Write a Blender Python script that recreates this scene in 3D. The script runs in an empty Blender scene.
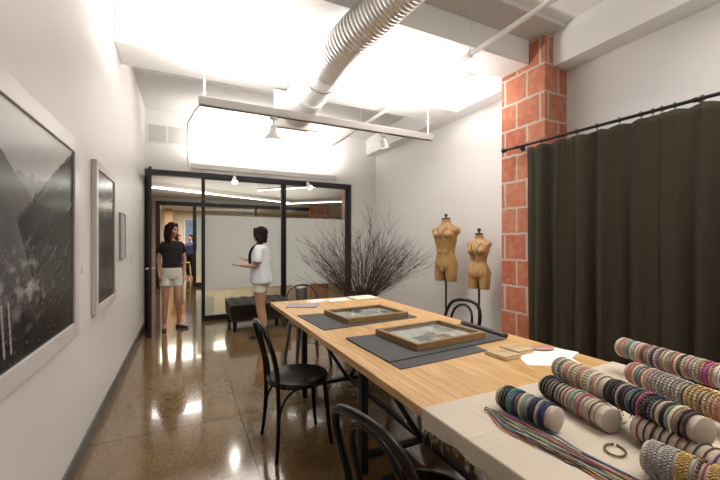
import bpy, bmesh, math, random
from mathutils import Vector, Matrix, noise, Euler
random.seed(7)
PI = math.pi
C = bpy.context.scene.collection
scene = bpy.context.scene

# ------------------------------------------------------------------ mesh builder
class MB:
    def __init__(s): s.v = []; s.f = []; s.m = []; s.cur = 0
    def _add(s, vs, fs):
        b = len(s.v); s.v += [tuple(p) for p in vs]
        s.f += [tuple(i + b for i in f) for f in fs]; s.m += [s.cur] * len(fs)
        return s
    def box(s, x0, x1, y0, y1, z0, z1):
        return s._add([(x0,y0,z0),(x1,y0,z0),(x1,y1,z0),(x0,y1,z0),(x0,y0,z1),(x1,y0,z1),(x1,y1,z1),(x0,y1,z1)],
                      [(0,3,2,1),(4,5,6,7),(0,1,5,4),(1,2,6,5),(2,3,7,6),(3,0,4,7)])
    def bar(s, p, q, w, h=None, up=(0,0,1)):
        h = h or w; p = Vector(p); q = Vector(q); d = (q-p).normalized(); u = Vector(up)
        if abs(d.dot(u)) > .95: u = Vector((0,1,0))
        a = d.cross(u).normalized(); b = a.cross(d)
        c = [a*(-w/2)+b*(-h/2), a*(w/2)+b*(-h/2), a*(w/2)+b*(h/2), a*(-w/2)+b*(h/2)]
        return s._add([p+k for k in c]+[q+k for k in c], [(3,2,1,0),(4,5,6,7),(0,1,5,4),(1,2,6,5),(2,3,7,6),(3,0,4,7)])
    def tube(s, pts, r, n=10, closed=False, round_ends=False, flat=None):
        pts = [Vector(p) for p in pts]
        rs = list(r) if hasattr(r, '__len__') else [r]*len(pts)
        if round_ends and not closed:
            d0 = (pts[0]-pts[1]).normalized(); d1 = (pts[-1]-pts[-2]).normalized()
            a, b = pts[0], pts[-1]; ra, rb = rs[0], rs[-1]
            pts = [a+d0*ra*.95, a+d0*ra*.7, a+d0*ra*.38] + pts + [b+d1*rb*.38, b+d1*rb*.7, b+d1*rb*.95]
            rs = [ra*.3, ra*.72, ra*.93] + rs + [rb*.93, rb*.72, rb*.3]
        N = len(pts); ts = []
        for i in range(N):
            if closed: t = pts[(i+1)%N]-pts[i-1]
            else: t = pts[min(i+1,N-1)]-pts[max(i-1,0)]
            ts.append(t.normalized() if t.length > 1e-9 else Vector((0,0,1)))
        u = Vector((0,0,1)) if abs(ts[0].z) < .9 else Vector((0,1,0))
        u = (u - ts[0]*u.dot(ts[0])).normalized(); vs = []
        for i in range(N):
            u = u - ts[i]*u.dot(ts[i])
            u = u.normalized() if u.length > 1e-6 else ts[i].orthogonal().normalized()
            w = ts[i].cross(u)
            for k in range(n):
                a = 2*PI*k/n
                fu, fw = (1, 1) if flat is None else flat
                vs.append(pts[i] + (u*math.cos(a)*fu + w*math.sin(a)*fw)*rs[i])
        fs = []
        M = N if closed else N-1
        for i in range(M):
            j = (i+1) % N
            for k in range(n):
                l = (k+1) % n
                fs.append((i*n+k, i*n+l, j*n+l, j*n+k))
        if not closed:
            fs.append(tuple(reversed(range(n)))); fs.append(tuple((N-1)*n+k for k in range(n)))
        return s._add(vs, fs)
    def lathe(s, prof, n=24, o=(0,0,0), axis='z'):
        vs = []
        for r, z in prof:
            for k in range(n):
                a = 2*PI*k/n; x, y = r*math.cos(a), r*math.sin(a)
                if axis == 'z': vs.append((o[0]+x, o[1]+y, o[2]+z))
                elif axis == 'y': vs.append((o[0]+x, o[1]+z, o[2]-y))
                else: vs.append((o[0]+z, o[1]+x, o[2]+y))
        fs = []
        for i in range(len(prof)-1):
            for k in range(n):
                l = (k+1) % n; fs.append((i*n+k, i*n+l, (i+1)*n+l, (i+1)*n+k))
        fs.append(tuple(reversed(range(n)))); fs.append(tuple((len(prof)-1)*n+k for k in range(n)))
        return s._add(vs, fs)
    def ell(s, c, r, n=16, m=10, rot=None):
        vs = []; fs = []
        for i in range(m+1):
            th = PI*i/m
            for k in range(n):
                a = 2*PI*k/n
                p = Vector((r[0]*math.sin(th)*math.cos(a), r[1]*math.sin(th)*math.sin(a), r[2]*math.cos(th) if 0<i<m else r[2]*math.cos(th)))
                if i in (0, m): p = Vector((1e-4*math.cos(a), 1e-4*math.sin(a), p.z))
                if rot: p = rot @ p
                vs.append(Vector(c)+p)
        for i in range(m):
            for k in range(n):
                l = (k+1) % n; fs.append((i*n+k, (i+1)*n+k, (i+1)*n+l, i*n+l))
        fs.append(tuple(range(n))); fs.append(tuple(reversed([m*n+k for k in range(n)])))
        return s._add(vs, fs)
    def loft(s, rings, n=28, pw=2.3):
        # rings (z, cx, cy, rx, ry)
        vs = []; fs = []
        for z, cx, cy, rx, ry in rings:
            for k in range(n):
                a = 2*PI*k/n; ca, sa = math.cos(a), math.sin(a)
                vs.append((cx+rx*math.copysign(abs(ca)**(2/pw), ca), cy+ry*math.copysign(abs(sa)**(2/pw), sa), z))
        for i in range(len(rings)-1):
            for k in range(n):
                l = (k+1) % n; fs.append((i*n+k, i*n+l, (i+1)*n+l, (i+1)*n+k))
        fs.append(tuple(reversed(range(n)))); fs.append(tuple((len(rings)-1)*n+k for k in range(n)))
        return s._add(vs, fs)
    def grid(s, fn, nu, nv):
        vs = [fn(i/nu, j/nv) for j in range(nv+1) for i in range(nu+1)]
        fs = [(j*(nu+1)+i, j*(nu+1)+i+1, (j+1)*(nu+1)+i+1, (j+1)*(nu+1)+i) for j in range(nv) for i in range(nu)]
        return s._add(vs, fs)
    def xf(s, M):
        s.v = [tuple(M @ Vector(p)) for p in s.v]; return s
    def mesh(s, name, mats, smooth=None):
        me = bpy.data.meshes.new(name); me.from_pydata(s.v, [], s.f); me.update()
        for m in (mats if isinstance(mats, (list, tuple)) else [mats]): me.materials.append(m)
        me.polygons.foreach_set('material_index', s.m)
        if smooth is not None:
            me.polygons.foreach_set('use_smooth', [True]*len(me.polygons))
            if smooth < 180: me.set_sharp_from_angle(angle=math.radians(smooth))
        return me

def obj(name, mb, mat, parent=None, smooth=40, bevel=None, loc=None, solid=None):
    o = bpy.data.objects.new(name, mb.mesh(name, mat, smooth) if isinstance(mb, MB) else mb)
    C.objects.link(o)
    if parent: o.parent = parent
    if loc: o.location = loc
    if solid:
        md = o.modifiers.new('thick', 'SOLIDIFY'); md.thickness = solid; md.offset = 0
    if bevel:
        md = o.modifiers.new('bev', 'BEVEL'); md.width = bevel; md.segments = 2; md.limit_method = 'ANGLE'
    return o
def tag(o, label, cat, group=None, kind=None):
    o['label'] = label; o['category'] = cat
    if group: o['group'] = group
    if kind: o['kind'] = kind
    return o
def thing(name, label, cat, loc=(0,0,0), rz=0, group=None):
    o = bpy.data.objects.new(name, None); C.objects.link(o); o.empty_display_size = .05
    o.location = loc; o.rotation_euler = (0,0,rz)
    return tag(o, label, cat, group)
def struct(name, mb, mat, parent=None, **k):
    o = obj(name, mb, mat, parent, **k)
    if not parent: o['kind'] = 'structure'
    return o
def dup(o, parent=None):
    c = o.copy(); C.objects.link(c)
    if parent: c.parent = parent
    for ch in list(o.children): dup(ch, c)
    return c
def fuse(mb, voxel, mat, name, smooth_it=3):
    tmp = bpy.data.objects.new('tmp', mb.mesh('tmp', mat)); C.objects.link(tmp)
    r = tmp.modifiers.new('r', 'REMESH'); r.mode = 'VOXEL'; r.voxel_size = voxel
    sm = tmp.modifiers.new('s', 'SMOOTH'); sm.factor = .5; sm.iterations = smooth_it
    dg = bpy.context.evaluated_depsgraph_get(); dg.update()
    me = bpy.data.meshes.new_from_object(tmp.evaluated_get(dg)); me.name = name
    bpy.data.objects.remove(tmp)
    me.polygons.foreach_set('use_smooth', [True]*len(me.polygons))
    me.materials.clear(); me.materials.append(mat)
    return me

def smooth_path(P, n=8):
    P = [Vector(p) for p in P]; out = []
    for i in range(len(P)-1):
        p0_, p1_, p2_, p3_ = P[max(i-1,0)], P[i], P[i+1], P[min(i+2,len(P)-1)]
        for k in range(n):
            t_ = k/n; out.append(.5*((2*p1_)+(p2_-p0_)*t_+(2*p0_-5*p1_+4*p2_-p3_)*t_*t_+(3*p1_-p0_-3*p2_+p3_)*t_**3))
    out.append(P[-1]); return out

# ------------------------------------------------------------------ materials
def S(v): return v/12.92 if v <= .04045 else ((v+.055)/1.055)**2.4
def rgb(r, g, b): return (S(r/255), S(g/255), S(b/255), 1)
class NT:
    def __init__(s, name):
        s.mat = bpy.data.materials.new(name); s.mat.use_nodes = True
        s.t = s.mat.node_tree; s.t.nodes.clear()
        s.out = s.n('ShaderNodeOutputMaterial')
    def n(s, ty, **k):
        nd = s.t.nodes.new(ty)
        for a, b in k.items():
            if a == 'ins':
                for i, v in b.items(): s.set(nd, i, v)
            else: setattr(nd, a, b)
        return nd
    def set(s, nd, i, v):
        if isinstance(v, bpy.types.NodeSocket): s.t.links.new(v, nd.inputs[i])
        else: nd.inputs[i].default_value = v
    def math(s, op, a, b=0.0, c=0.0):
        nd = s.n('ShaderNodeMath', operation=op); s.set(nd, 0, a); s.set(nd, 1, b); s.set(nd, 2, c); return nd.outputs[0]
    def mix(s, f, a, b, mode='MIX'):
        nd = s.n('ShaderNodeMix', data_type='RGBA', blend_type=mode)
        s.set(nd, 0, f); s.set(nd, 6, a); s.set(nd, 7, b); return nd.outputs[2]
    def ramp(s, f, stops):
        nd = s.n('ShaderNodeValToRGB'); s.set(nd, 0, f); e = nd.color_ramp.elements
        while len(e) < len(stops): e.new(.5)
        for k, (p, c) in enumerate(stops): e[k].position = p; e[k].color = c if len(c) == 4 else (*c, 1)
        return nd.outputs[0]
    def coord(s, k='Object'): return s.n('ShaderNodeTexCoord').outputs[k]
    def mapping(s, v, scale=(1,1,1), loc=(0,0,0)):
        nd = s.n('ShaderNodeMapping'); s.set(nd, 0, v); nd.inputs['Scale'].default_value = scale; nd.inputs['Location'].default_value = loc
        return nd.outputs[0]
    def noise(s, v, sc, det=3, rough=.5):
        nd = s.n('ShaderNodeTexNoise'); s.set(nd, 'Vector', v); nd.inputs['Scale'].default_value = sc
        nd.inputs['Detail'].default_value = det; nd.inputs['Roughness'].default_value = rough; return nd.outputs[0]
    def bump(s, h, st=.2, d=.01):
        nd = s.n('ShaderNodeBump'); s.set(nd, 'Height', h); nd.inputs['Strength'].default_value = st; nd.inputs['Distance'].default_value = d
        return nd.outputs[0]
    def pbsdf(s, col, rough=.5, metal=0., bump=None, **k):
        nd = s.n('ShaderNodeBsdfPrincipled'); s.set(nd, 'Base Color', col); s.set(nd, 'Roughness', rough); s.set(nd, 'Metallic', metal)
        if bump is not None: s.set(nd, 'Normal', bump)
        for a, b in k.items(): s.set(nd, a.replace('_', ' '), b)
        s.t.links.new(nd.outputs[0], s.out.inputs[0]); return nd
_mc = {}
def plain(name, col, rough=.5, metal=0., var=.12, sc=30, bmp=.0, **k):
    if name in _mc: return _mc[name]
    t = NT(name); f = t.noise(t.coord(), sc, 4)
    c = t.mix(f, tuple(max(0, x*(1-var)) for x in col[:3])+(1,), tuple(min(1, x*(1+var)) for x in col[:3])+(1,))
    t.pbsdf(c, rough, metal, t.bump(f, bmp, .003) if bmp else None, **k)
    _mc[name] = t.mat; return t.mat
def emis(name, col, st):
    t = NT(name); e = t.n('ShaderNodeEmission'); e.inputs[0].default_value = col; e.inputs[1].default_value = st
    t.t.links.new(e.outputs[0], t.out.inputs[0]); return t.mat
def glassmat(name, tint=(1,1,1,1), refl=1.0, rough=.0, haze=0.0, hazecol=(.8,.8,.8,1)):
    t = NT(name); tr = t.n('ShaderNodeBsdfTransparent'); tr.inputs[0].default_value = tint
    gl = t.n('ShaderNodeBsdfGlossy'); gl.inputs['Roughness'].default_value = rough
    fr = t.n('ShaderNodeFresnel'); fr.inputs[0].default_value = 1.45
    m = t.n('ShaderNodeMixShader'); gm = t.n('ShaderNodeNewGeometry'); t.set(m, 0, t.math('MULTIPLY', t.math('MULTIPLY', fr.outputs[0], refl), t.math('SUBTRACT', 1., gm.outputs['Backfacing']))); t.set(m, 1, tr.outputs[0]); t.set(m, 2, gl.outputs[0])
    last = m
    if haze:
        df = t.n('ShaderNodeBsdfDiffuse'); df.inputs[0].default_value = hazecol
        tl = t.n('ShaderNodeBsdfTranslucent'); tl.inputs[0].default_value = hazecol
        ad = t.n('ShaderNodeMixShader', ins={0: .45}); t.set(ad, 1, df.outputs[0]); t.set(ad, 2, tl.outputs[0])
        m2 = t.n('ShaderNodeMixShader', ins={0: haze}); t.set(m2, 1, m.outputs[0]); t.set(m2, 2, ad.outputs[0]); last = m2
    t.t.links.new(last.outputs[0], t.out.inputs[0]); return t.mat
def vcolmat(name, rough=.2, **k):
    t = NT(name); a = t.n('ShaderNodeVertexColor', layer_name='col'); t.pbsdf(a.outputs[0], rough, **k); return t.mat
def vcol(o, fn):
    me = o.data; at = me.color_attributes.new('col', 'FLOAT_COLOR', 'POINT')
    for i, v in enumerate(me.vertices):
        c = fn(v.co); at.data[i].color = (*c, 1) if len(c) == 3 else c

M = {}
M['wall'] = plain('white_plaster', (.80,.785,.775,1), .55, var=.02, sc=3, bmp=.03)
M['wallL'] = plain('white_gloss_plaster', (.78,.755,.745,1), .42, var=.02, sc=2)
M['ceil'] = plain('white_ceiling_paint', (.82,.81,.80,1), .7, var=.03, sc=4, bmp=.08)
M['ceilgrey'] = plain('grey_soffit', (.60,.585,.57,1), .7, var=.03, sc=4)  # greyer tone than the rest of the ceiling
M['black'] = plain('black_metal_frame', (.012,.012,.013,1), .4, var=.2, sc=20)
M['steel'] = plain('black_steel', (.012,.012,.012,1), .45, .3, sc=40)
M['lacquer'] = plain('black_lacquer', (.005,.0045,.004,1), .26, 0., .3, 15, Specular_IOR_Level=.28)
M['base'] = plain('grey_baseboard_paint', (.10,.097,.095,1), .5, var=.05)
M['whitemetal'] = plain('white_enamel', (.78,.77,.75,1), .4, var=.02)
M['trackmetal'] = plain('pale_track_enamel', (.66,.64,.62,1), .4, var=.02)
M['chrome'] = plain('brushed_chrome', (.7,.7,.68,1), .25, 1.)
M['clear'] = glassmat('clear_glass', (.93,.95,.94,1), 1.0)
M['frost'] = glassmat('frosted_film', (.9,.92,.91,1), .3, .3, .93, (.86,.88,.865,1))
M['corrwall'] = plain('corridor_grey_paint', (.50,.48,.45,1), .6, var=.04)
M['corrceil'] = plain('corridor_ceiling_paint', (.60,.565,.52,1), .6, var=.06, sc=2)
M['shopwall'] = plain('cream_shop_paint', (.78,.70,.58,1), .6, var=.05)
M['blueglass'] = plain('blue_window_film', (.22,.30,.52,1), .2, var=.6, sc=3)

def floor_mat():
    t = NT('polished_terrazzo_concrete'); co = t.coord()
    n1 = t.noise(co, .9, 4, .6); n2 = t.noise(co, 9, 4, .6)
    vor = t.n('ShaderNodeTexVoronoi'); t.set(vor, 'Vector', co); vor.inputs['Scale'].default_value = 95
    base = t.ramp(n1, [(.25, (.105,.064,.027)), (.5, (.175,.110,.050)), (.75, (.25,.165,.085))])
    sp = t.ramp(vor.outputs['Color'], [(.15, (.60,.54,.46)), (.5, (.95,.94,.92)), (.85, (1.28,1.22,1.12))])
    c = t.mix(1.0, base, sp, 'MULTIPLY')
    c = t.mix(t.math('MULTIPLY', n2, .45), c, (.26,.18,.095,1))
    sep = t.n('ShaderNodeSeparateXYZ'); t.set(sep, 0, co)
    def joint(v, off, per, w):
        a = t.math('FRACT', t.math('DIVIDE', t.math('ADD', v, -off+per*50), per))
        d = t.math('MULTIPLY', t.math('MINIMUM', a, t.math('SUBTRACT', 1., a)), per)
        return t.math('LESS_THAN', d, w)
    j = t.math('MAXIMUM', joint(sep.outputs[0], .40, 1.85, .006), joint(sep.outputs[1], 3.0, 1.85, .006))
    c = t.mix(t.math('MULTIPLY', j, .8), c, (.02,.014,.01,1))
    r = t.math('ADD', t.math('MULTIPLY', n2, .12), .06)
    t.pbsdf(c, r, 0, t.bump(t.math('ADD', n1, t.math('MULTIPLY', j, -.3)), .03, .02), Specular_IOR_Level=.75, Coat_Weight=.5, Coat_Roughness=.04)
    return t.mat
M['floor'] = floor_mat()

def brick_mat():
    t = NT('scored_clay_tile_brick'); co = t.coord(); sep = t.n('ShaderNodeSeparateXYZ'); t.set(sep, 0, co)
    u = t.math('ADD', sep.outputs[0], sep.outputs[1]); cb = t.n('ShaderNodeCombineXYZ'); t.set(cb, 0, u); t.set(cb, 1, sep.outputs[2])
    wob = t.noise(co, 7, 3); off = t.n('ShaderNodeVectorMath', operation='MULTIPLY_ADD')
    t.set(off, 0, t.n('ShaderNodeTexNoise', ins={'Scale': 9.}).outputs['Color']); off.inputs[1].default_value = (.03,.03,.0); t.set(off, 2, cb.outputs[0])
    b = t.n('ShaderNodeTexBrick', offset=.45, squash=1.0); t.set(b, 'Vector', off.outputs[0])
    b.inputs['Scale'].default_value = 1.0; b.inputs['Brick Width'].default_value = .30; b.inputs['Row Height'].default_value = .30
    b.inputs['Mortar Size'].default_value = .013; b.inputs['Mortar Smooth'].default_value = .2; b.inputs['Bias'].default_value = 0.
    b.inputs['Color1'].default_value = (.41,.100,.048,1); b.inputs['Color2'].default_value = (.50,.175,.095,1); b.inputs['Mortar'].default_value = (.50,.44,.37,1)
    ribs = t.math('PINGPONG', u, .016)
    n = t.noise(co, 12, 5, .7)
    c = t.mix(t.math('MULTIPLY', t.math('LESS_THAN', ribs, .004), .25), b.outputs[0], (.25,.07,.04,1))
    c = t.mix(t.ramp(n, [(.45, (0,0,0)), (.8, (.5,.5,.5))]), c, (.62,.42,.33,1))
    c = t.mix(b.outputs['Fac'], c, (.50,.44,.37,1))
    h = t.math('ADD', t.math('MULTIPLY', b.outputs['Fac'], -1.), t.math('MULTIPLY', ribs, 12.))
    t.pbsdf(c, .85, 0, t.bump(h, .5, .008)); return t.mat
M['brick'] = brick_mat()

def wood_mat(name, a, b, c_, plank=.2, axis=1, rough=.38, sc=1.):
    t = NT(name); co = t.coord(); sep = t.n('ShaderNodeSeparateXYZ'); t.set(sep, 0, co)
    ax = [9*sc, 9*sc, 9*sc]; ax[axis] = .5*sc
    pl = t.math('FLOOR', t.math('DIVIDE', sep.outputs[1-axis if axis < 2 else 0], plank))
    sh = t.n('ShaderNodeCombineXYZ'); t.set(sh, 0, t.math('MULTIPLY', pl, 3.1)); t.set(sh, 1, t.math('MULTIPLY', pl, 1.7)); t.set(sh, 2, t.math('MULTIPLY', pl, .9))
    ad = t.n('ShaderNodeVectorMath', operation='ADD'); t.set(ad, 0, co); t.set(ad, 1, sh.outputs[0])
    v = t.mapping(ad.outputs[0], tuple(ax))
    n = t.noise(v, 1.6, 2, .5); rings = t.math('PINGPONG', t.math('MULTIPLY', n, 7.), .5)
    fine = t.noise(t.mapping(co, tuple(60 if i != axis else 3 for i in range(3))), 4, 3, .6)
    f = t.math('ADD', t.math('MULTIPLY', rings, 1.3), t.math('MULTIPLY', fine, .45))
    c = t.ramp(f, [(.15, a), (.5, b), (.95, c_)])
    pf = t.math('FRACT', t.math('DIVIDE', sep.outputs[1-axis if axis < 2 else 0], plank))
    seam = t.math('LESS_THAN', t.math('MINIMUM', pf, t.math('SUBTRACT', 1., pf)), .006 if plank < 4 else -1.)
    tone = t.math('FRACT', t.math('MULTIPLY', pl, .377)); c = t.mix(t.math('MULTIPLY', tone, .22), c, b + (1,) if len(b) == 3 else b)
    c = t.mix(t.math('MULTIPLY', seam, .6), c, tuple(x*.35 for x in c_[:3])+(1,))
    t.pbsdf(c, rough, 0, t.bump(f, .06, .004)); return t.mat
M['pine'] = wood_mat('honey_pine_planks', (.61,.405,.195), (.55,.338,.142), (.41,.215,.075), .21, 1, .4)
M['frame_wood'] = wood_mat('aged_oak', (.36,.23,.11), (.26,.16,.07), (.15,.085,.035), 5., 0, .5, 3)
M['linen_block'] = wood_mat('pale_stamp_wood', (.62,.48,.30), (.55,.42,.25), (.40,.28,.15), 5., 0, .6, 3)
M['mann'] = wood_mat('tan_papier_mache', (.52,.325,.135), (.43,.255,.095), (.31,.17,.055), 5., 2, .5, 1.4)

def cloth_mat(name, col, sc=260, rough=.95, bmp=.35, var=.25):
    t = NT(name); co = t.coord()
    w1 = t.n('ShaderNodeTexWave', wave_type='BANDS', bands_direction='X'); t.set(w1, 0, co); w1.inputs['Scale'].default_value = sc; w1.inputs['Distortion'].default_value = 1.5
    w2 = t.n('ShaderNodeTexWave', wave_type='BANDS', bands_direction='Y'); t.set(w2, 0, co); w2.inputs['Scale'].default_value = sc; w2.inputs['Distortion'].default_value = 1.5
    w = t.math('MULTIPLY', w1.outputs['Fac'], w2.outputs['Fac']); big = t.noise(co, 5, 4)
    f = t.math('ADD', t.math('MULTIPLY', w, .5), t.math('MULTIPLY', big, .5))
    c = t.mix(f, tuple(x*(1-var) for x in col[:3])+(1,), tuple(min(1, x*(1+var*.5)) for x in col[:3])+(1,))
    t.pbsdf(c, rough, 0, t.bump(f, bmp, .003), Sheen_Weight=.15); return t.mat
M['linen'] = cloth_mat('cream_linen', (.62,.535,.43,1), 120)
M['tubelinen'] = cloth_mat('oatmeal_linen', (.56,.47,.38,1), 180)
M['felt'] = cloth_mat('charcoal_felt', (.072,.071,.074,1), 90, var=.35)
M['velvet'] = None
def velvet_mat():
    t = NT('olive_black_velvet'); co = t.coord(); n = t.noise(t.mapping(co, (6,6,1.2)), 2, 4); n2 = t.noise(t.mapping(co, (40, 40, 3)), 3, 2)
    c = t.mix(t.math('MULTIPLY', t.math('ADD', n, n2), .5), (.014,.0108,.004,1), (.036,.029,.0125,1))
    t.pbsdf(c, .9, 0, t.bump(n2, .1, .01), Sheen_Weight=.04, Sheen_Roughness=.4, Sheen_Tint=(.35,.30,.18,1)); return t.mat
M['velvet'] = velvet_mat()
def duct_mat():
    t = NT('galvanised_duct_metal'); co = t.coord(); n = t.noise(co, 14, 4)
    t.pbsdf(t.mix(n, (.74,.75,.75,1), (.92,.92,.91,1)), t.math('ADD', t.math('MULTIPLY', n, .15), .3), .6, t.bump(n, .05, .01)); return t.mat
M['duct'] = duct_mat()
def leather_mat():
    t = NT('dark_brown_leather'); co = t.coord(); v = t.n('ShaderNodeTexVoronoi'); t.set(v, 0, co); v.inputs['Scale'].default_value = 60
    t.pbsdf((.016,.010,.008,1), .42, 0, t.bump(v.outputs[0], .2, .003), Specular_IOR_Level=.3); return t.mat
M['leather'] = leather_mat()
def paper_mat(name, col, ink, rows=90):
    t = NT(name); co = t.coord(); sep = t.n('ShaderNodeSeparateXYZ'); t.set(sep, 0, co)
    r = t.math('FRACT', t.math('MULTIPLY', sep.outputs[1], rows)); ln = t.math('LESS_THAN', r, .3)
    n = t.noise(t.mapping(co, (160, rows*.5, 1)), 1, 2); w = t.math('MULTIPLY', ln, t.math('GREATER_THAN', n, .5))
    m = t.math('GREATER_THAN', t.noise(co, 9, 1), .5)
    t.pbsdf(t.mix(t.math('MULTIPLY', t.math('MULTIPLY', w, m), ink), col, (.15,.14,.15,1)), .8); return t.mat
M['paper'] = paper_mat('white_paper_with_faint_lines', (.80,.78,.79,1), .25)
M['printed'] = paper_mat('grey_printed_cover', (.34,.32,.32,1), .5, 60)
M['cream'] = plain('cream_paper', (.72,.66,.56,1), .8, var=.06, sc=12)
M['skin'] = plain('skin_tone', (.50,.27,.175,1), .5, var=.06, sc=12, Subsurface_Weight=.05)
M['skin2'] = plain('skin_tone_light', (.52,.29,.19,1), .5, var=.06, sc=12, Subsurface_Weight=.05)
M['hair1'] = plain('dark_brown_hair', (.028,.012,.008,1), .65, var=.5, sc=60, bmp=.4, Specular_IOR_Level=.15)
M['hair2'] = plain('black_hair', (.010,.007,.006,1), .65, var=.5, sc=60, bmp=.4, Specular_IOR_Level=.15)
M['blackcloth'] = plain('black_jersey', (.012,.011,.012,1), .9, var=.3)
M['whitecloth'] = plain('white_crochet_cotton', (.66,.63,.56,1), .9, var=.15, sc=90, bmp=.5)
M['whitetop'] = plain('pale_blue_white_cotton', (.64,.69,.72,1), .9, var=.08, sc=10)
M['palepink'] = plain('off_white_shorts_cotton', (.68,.62,.56,1), .9, var=.08, sc=10)
M['shoe'] = plain('dark_grey_suede', (.05,.043,.045,1), .8)
M['boot'] = plain('black_boot_leather', (.012,.011,.011,1), .4)
M['eye'] = plain('eye_dark', (.015,.01,.008,1), .2)
M['lip'] = plain('lip_rose', (.42,.13,.11,1), .4)
M['twig'] = plain('dry_brown_twig', (.055,.034,.026,1), .8, var=.5, sc=25)
M['pot'] = plain('black_glazed_pot', (.018,.015,.013,1), .4)
M['tolix'] = plain('gunmetal_sheet', (.16,.15,.145,1), .34, .85, var=.15)

# ------------------------------------------------------------------ camera
cd = bpy.data.cameras.new('camera'); cam = bpy.data.objects.new('camera', cd); C.objects.link(cam)
cd.sensor_width = 36; cd.lens = 358/720*36; cd.shift_y = 3/720; cd.clip_start = .05
cam.location = (0, 0, 1.38); cam.rotation_euler = (PI/2, 0, -math.radians(26.05)); scene.camera = cam

# ------------------------------------------------------------------ the room
XL, XR, YB, YF, ZC, ZB = -.60, 3.76, 6.90, -2.6, 3.65, 3.27
struct('floor', MB().box(-4, 9, YF-.2, 18.2, -.1, 0), M['floor'])
struct('wall_left', MB().box(XL-.2, XL, YF, YB+.1, 0, 4), M['wallL'])
struct('wall_right', MB().box(XR, XR+.2, YF, YB+.1, 0, 4), M['wall'])
struct('wall_front', MB().box(XL-.2, XR+.2, YF-.2, YF, 0, 4), M['corrwall'])
b = MB(); b.box(XL-.2, XR+.2, YB, YB+.14, 2.62, 4); b.box(3.14, XR+.2, YB, YB+.14, 0, 2.62)
struct('wall_back', b, M['wall'])
struct('ceiling', MB().box(XL-.2, XR+.2, YF-.2, YB+.14, ZC, ZC+.2), M['ceil'])
struct('trim_1', MB().box(XL, 3.52, 4.03, 4.51, ZB, ZC), M['ceil'], bevel=.008)           # far cross beam
b = MB(); b.box(XL, 3.40, 2.72, 3.10, 3.34, ZC); struct('trim_2', b, M['ceil'], bevel=.008)  # cross beam at the pillar
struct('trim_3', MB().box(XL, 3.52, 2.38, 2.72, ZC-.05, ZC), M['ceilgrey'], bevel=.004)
struct('trim_4', MB().box(3.52, XR, YF, 2.53, ZB-.01, ZC), M['ceil'], bevel=.008)        # lengthwise beam, near
struct('trim_5', MB().box(3.52, XR, 3.10, YB, ZB, ZC), M['ceil'], bevel=.008)            # lengthwise beam, far
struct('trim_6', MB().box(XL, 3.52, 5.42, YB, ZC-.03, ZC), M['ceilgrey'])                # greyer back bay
o = struct('wall_pillar', MB().box(3.40, XR, 2.53, 3.10, 0, ZC-.01), M['brick'])
struct('baseboard_left', MB().box(XL, XL+.014, YF, YB-.02, 0, .10), M['base'])
struct('baseboard_right', MB().box(XR-.014, XR, 3.10, YB, 0, .10), M['base'])
struct('baseboard_back', MB().box(3.15, XR-.014, YB-.014, YB, 0, .10), M['base'])

# glass partition
def part_frame(name, x0, x1, y, z0, z1, w=.055, d=.07, rail=.09, top=None):
    top = rail if top is None else top
    b = MB(); b.box(x0, x0+w, y, y+d, z0, z1); b.box(x1-w, x1, y, y+d, z0, z1)
    b.box(x0+w, x1-w, y, y+d, z1-top, z1); b.box(x0+w, x1-w, y, y+d, z0, z0+rail)
    return b
zt = 2.61
b = MB(); b.box(XL, XL+.07, YB-.02, YB+.10, 0, zt); b.box(XL+.07, 3.16, YB-.02, YB+.10, zt-.085, zt); b.box(3.09, 3.16, YB-.02, YB+.10, 0, zt-.085)
struct('trim_7', b, M['black'], bevel=.004)
for k, (x0, x1) in enumerate([(.26, 1.735), (1.715, 3.09)]):
    w = struct('window_%d' % (k+1), part_frame('f', x0, x1, YB+.01+.0*k, .0, zt-.085, .06, .06, .09, .012), M['black'])
    obj('glass_pane', MB().box(x0+.06, x1-.06, YB+.035, YB+.043, .09, zt-.097), M['clear'], w)
    obj('frosted_film', MB().box(x0+.06, x1-.06, YB+.030, YB+.0335, .55, 1.875), M['frost'], w)
# open door leaf, swung into the room against the left wall
dr = struct('door_1', MB().box(-.02, .02, -.07, 0, 0, zt-.10), M['black'])
dr.location = (XL+.078, YB-.03, .005); dr.rotation_euler = (0, 0, math.radians(4.4))
L = .86
b = MB(); b.box(-.02, .02, -L, -L+.07, 0, zt-.12); b.box(-.02, .02, -L+.07, -.07, zt-.22, zt-.12); b.box(-.02, .02, -L+.07, -.07, 0, .10)
obj('door_frame', b, M['black'], dr)
obj('glass_pane', MB().box(-.004, .004, -L+.07, -.07, .10, zt-.22), M['clear'], dr)
b = MB(); b.tube([(-.05,-L+.035,1.0),(.06,-L+.035,1.0)], .011, 10); b.tube([(.06,-L+.035,1.0),(.06,-L+.15,1.0)], .010, 10); b.tube([(-.05,-L+.035,1.0),(-.05,-L+.13,1.0)], .010, 10)
b.lathe([(.026,-.027),(.026,.027)], 14, (0,-L+.035,1.0), 'x')
obj('handle', b, M['chrome'], dr)

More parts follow.
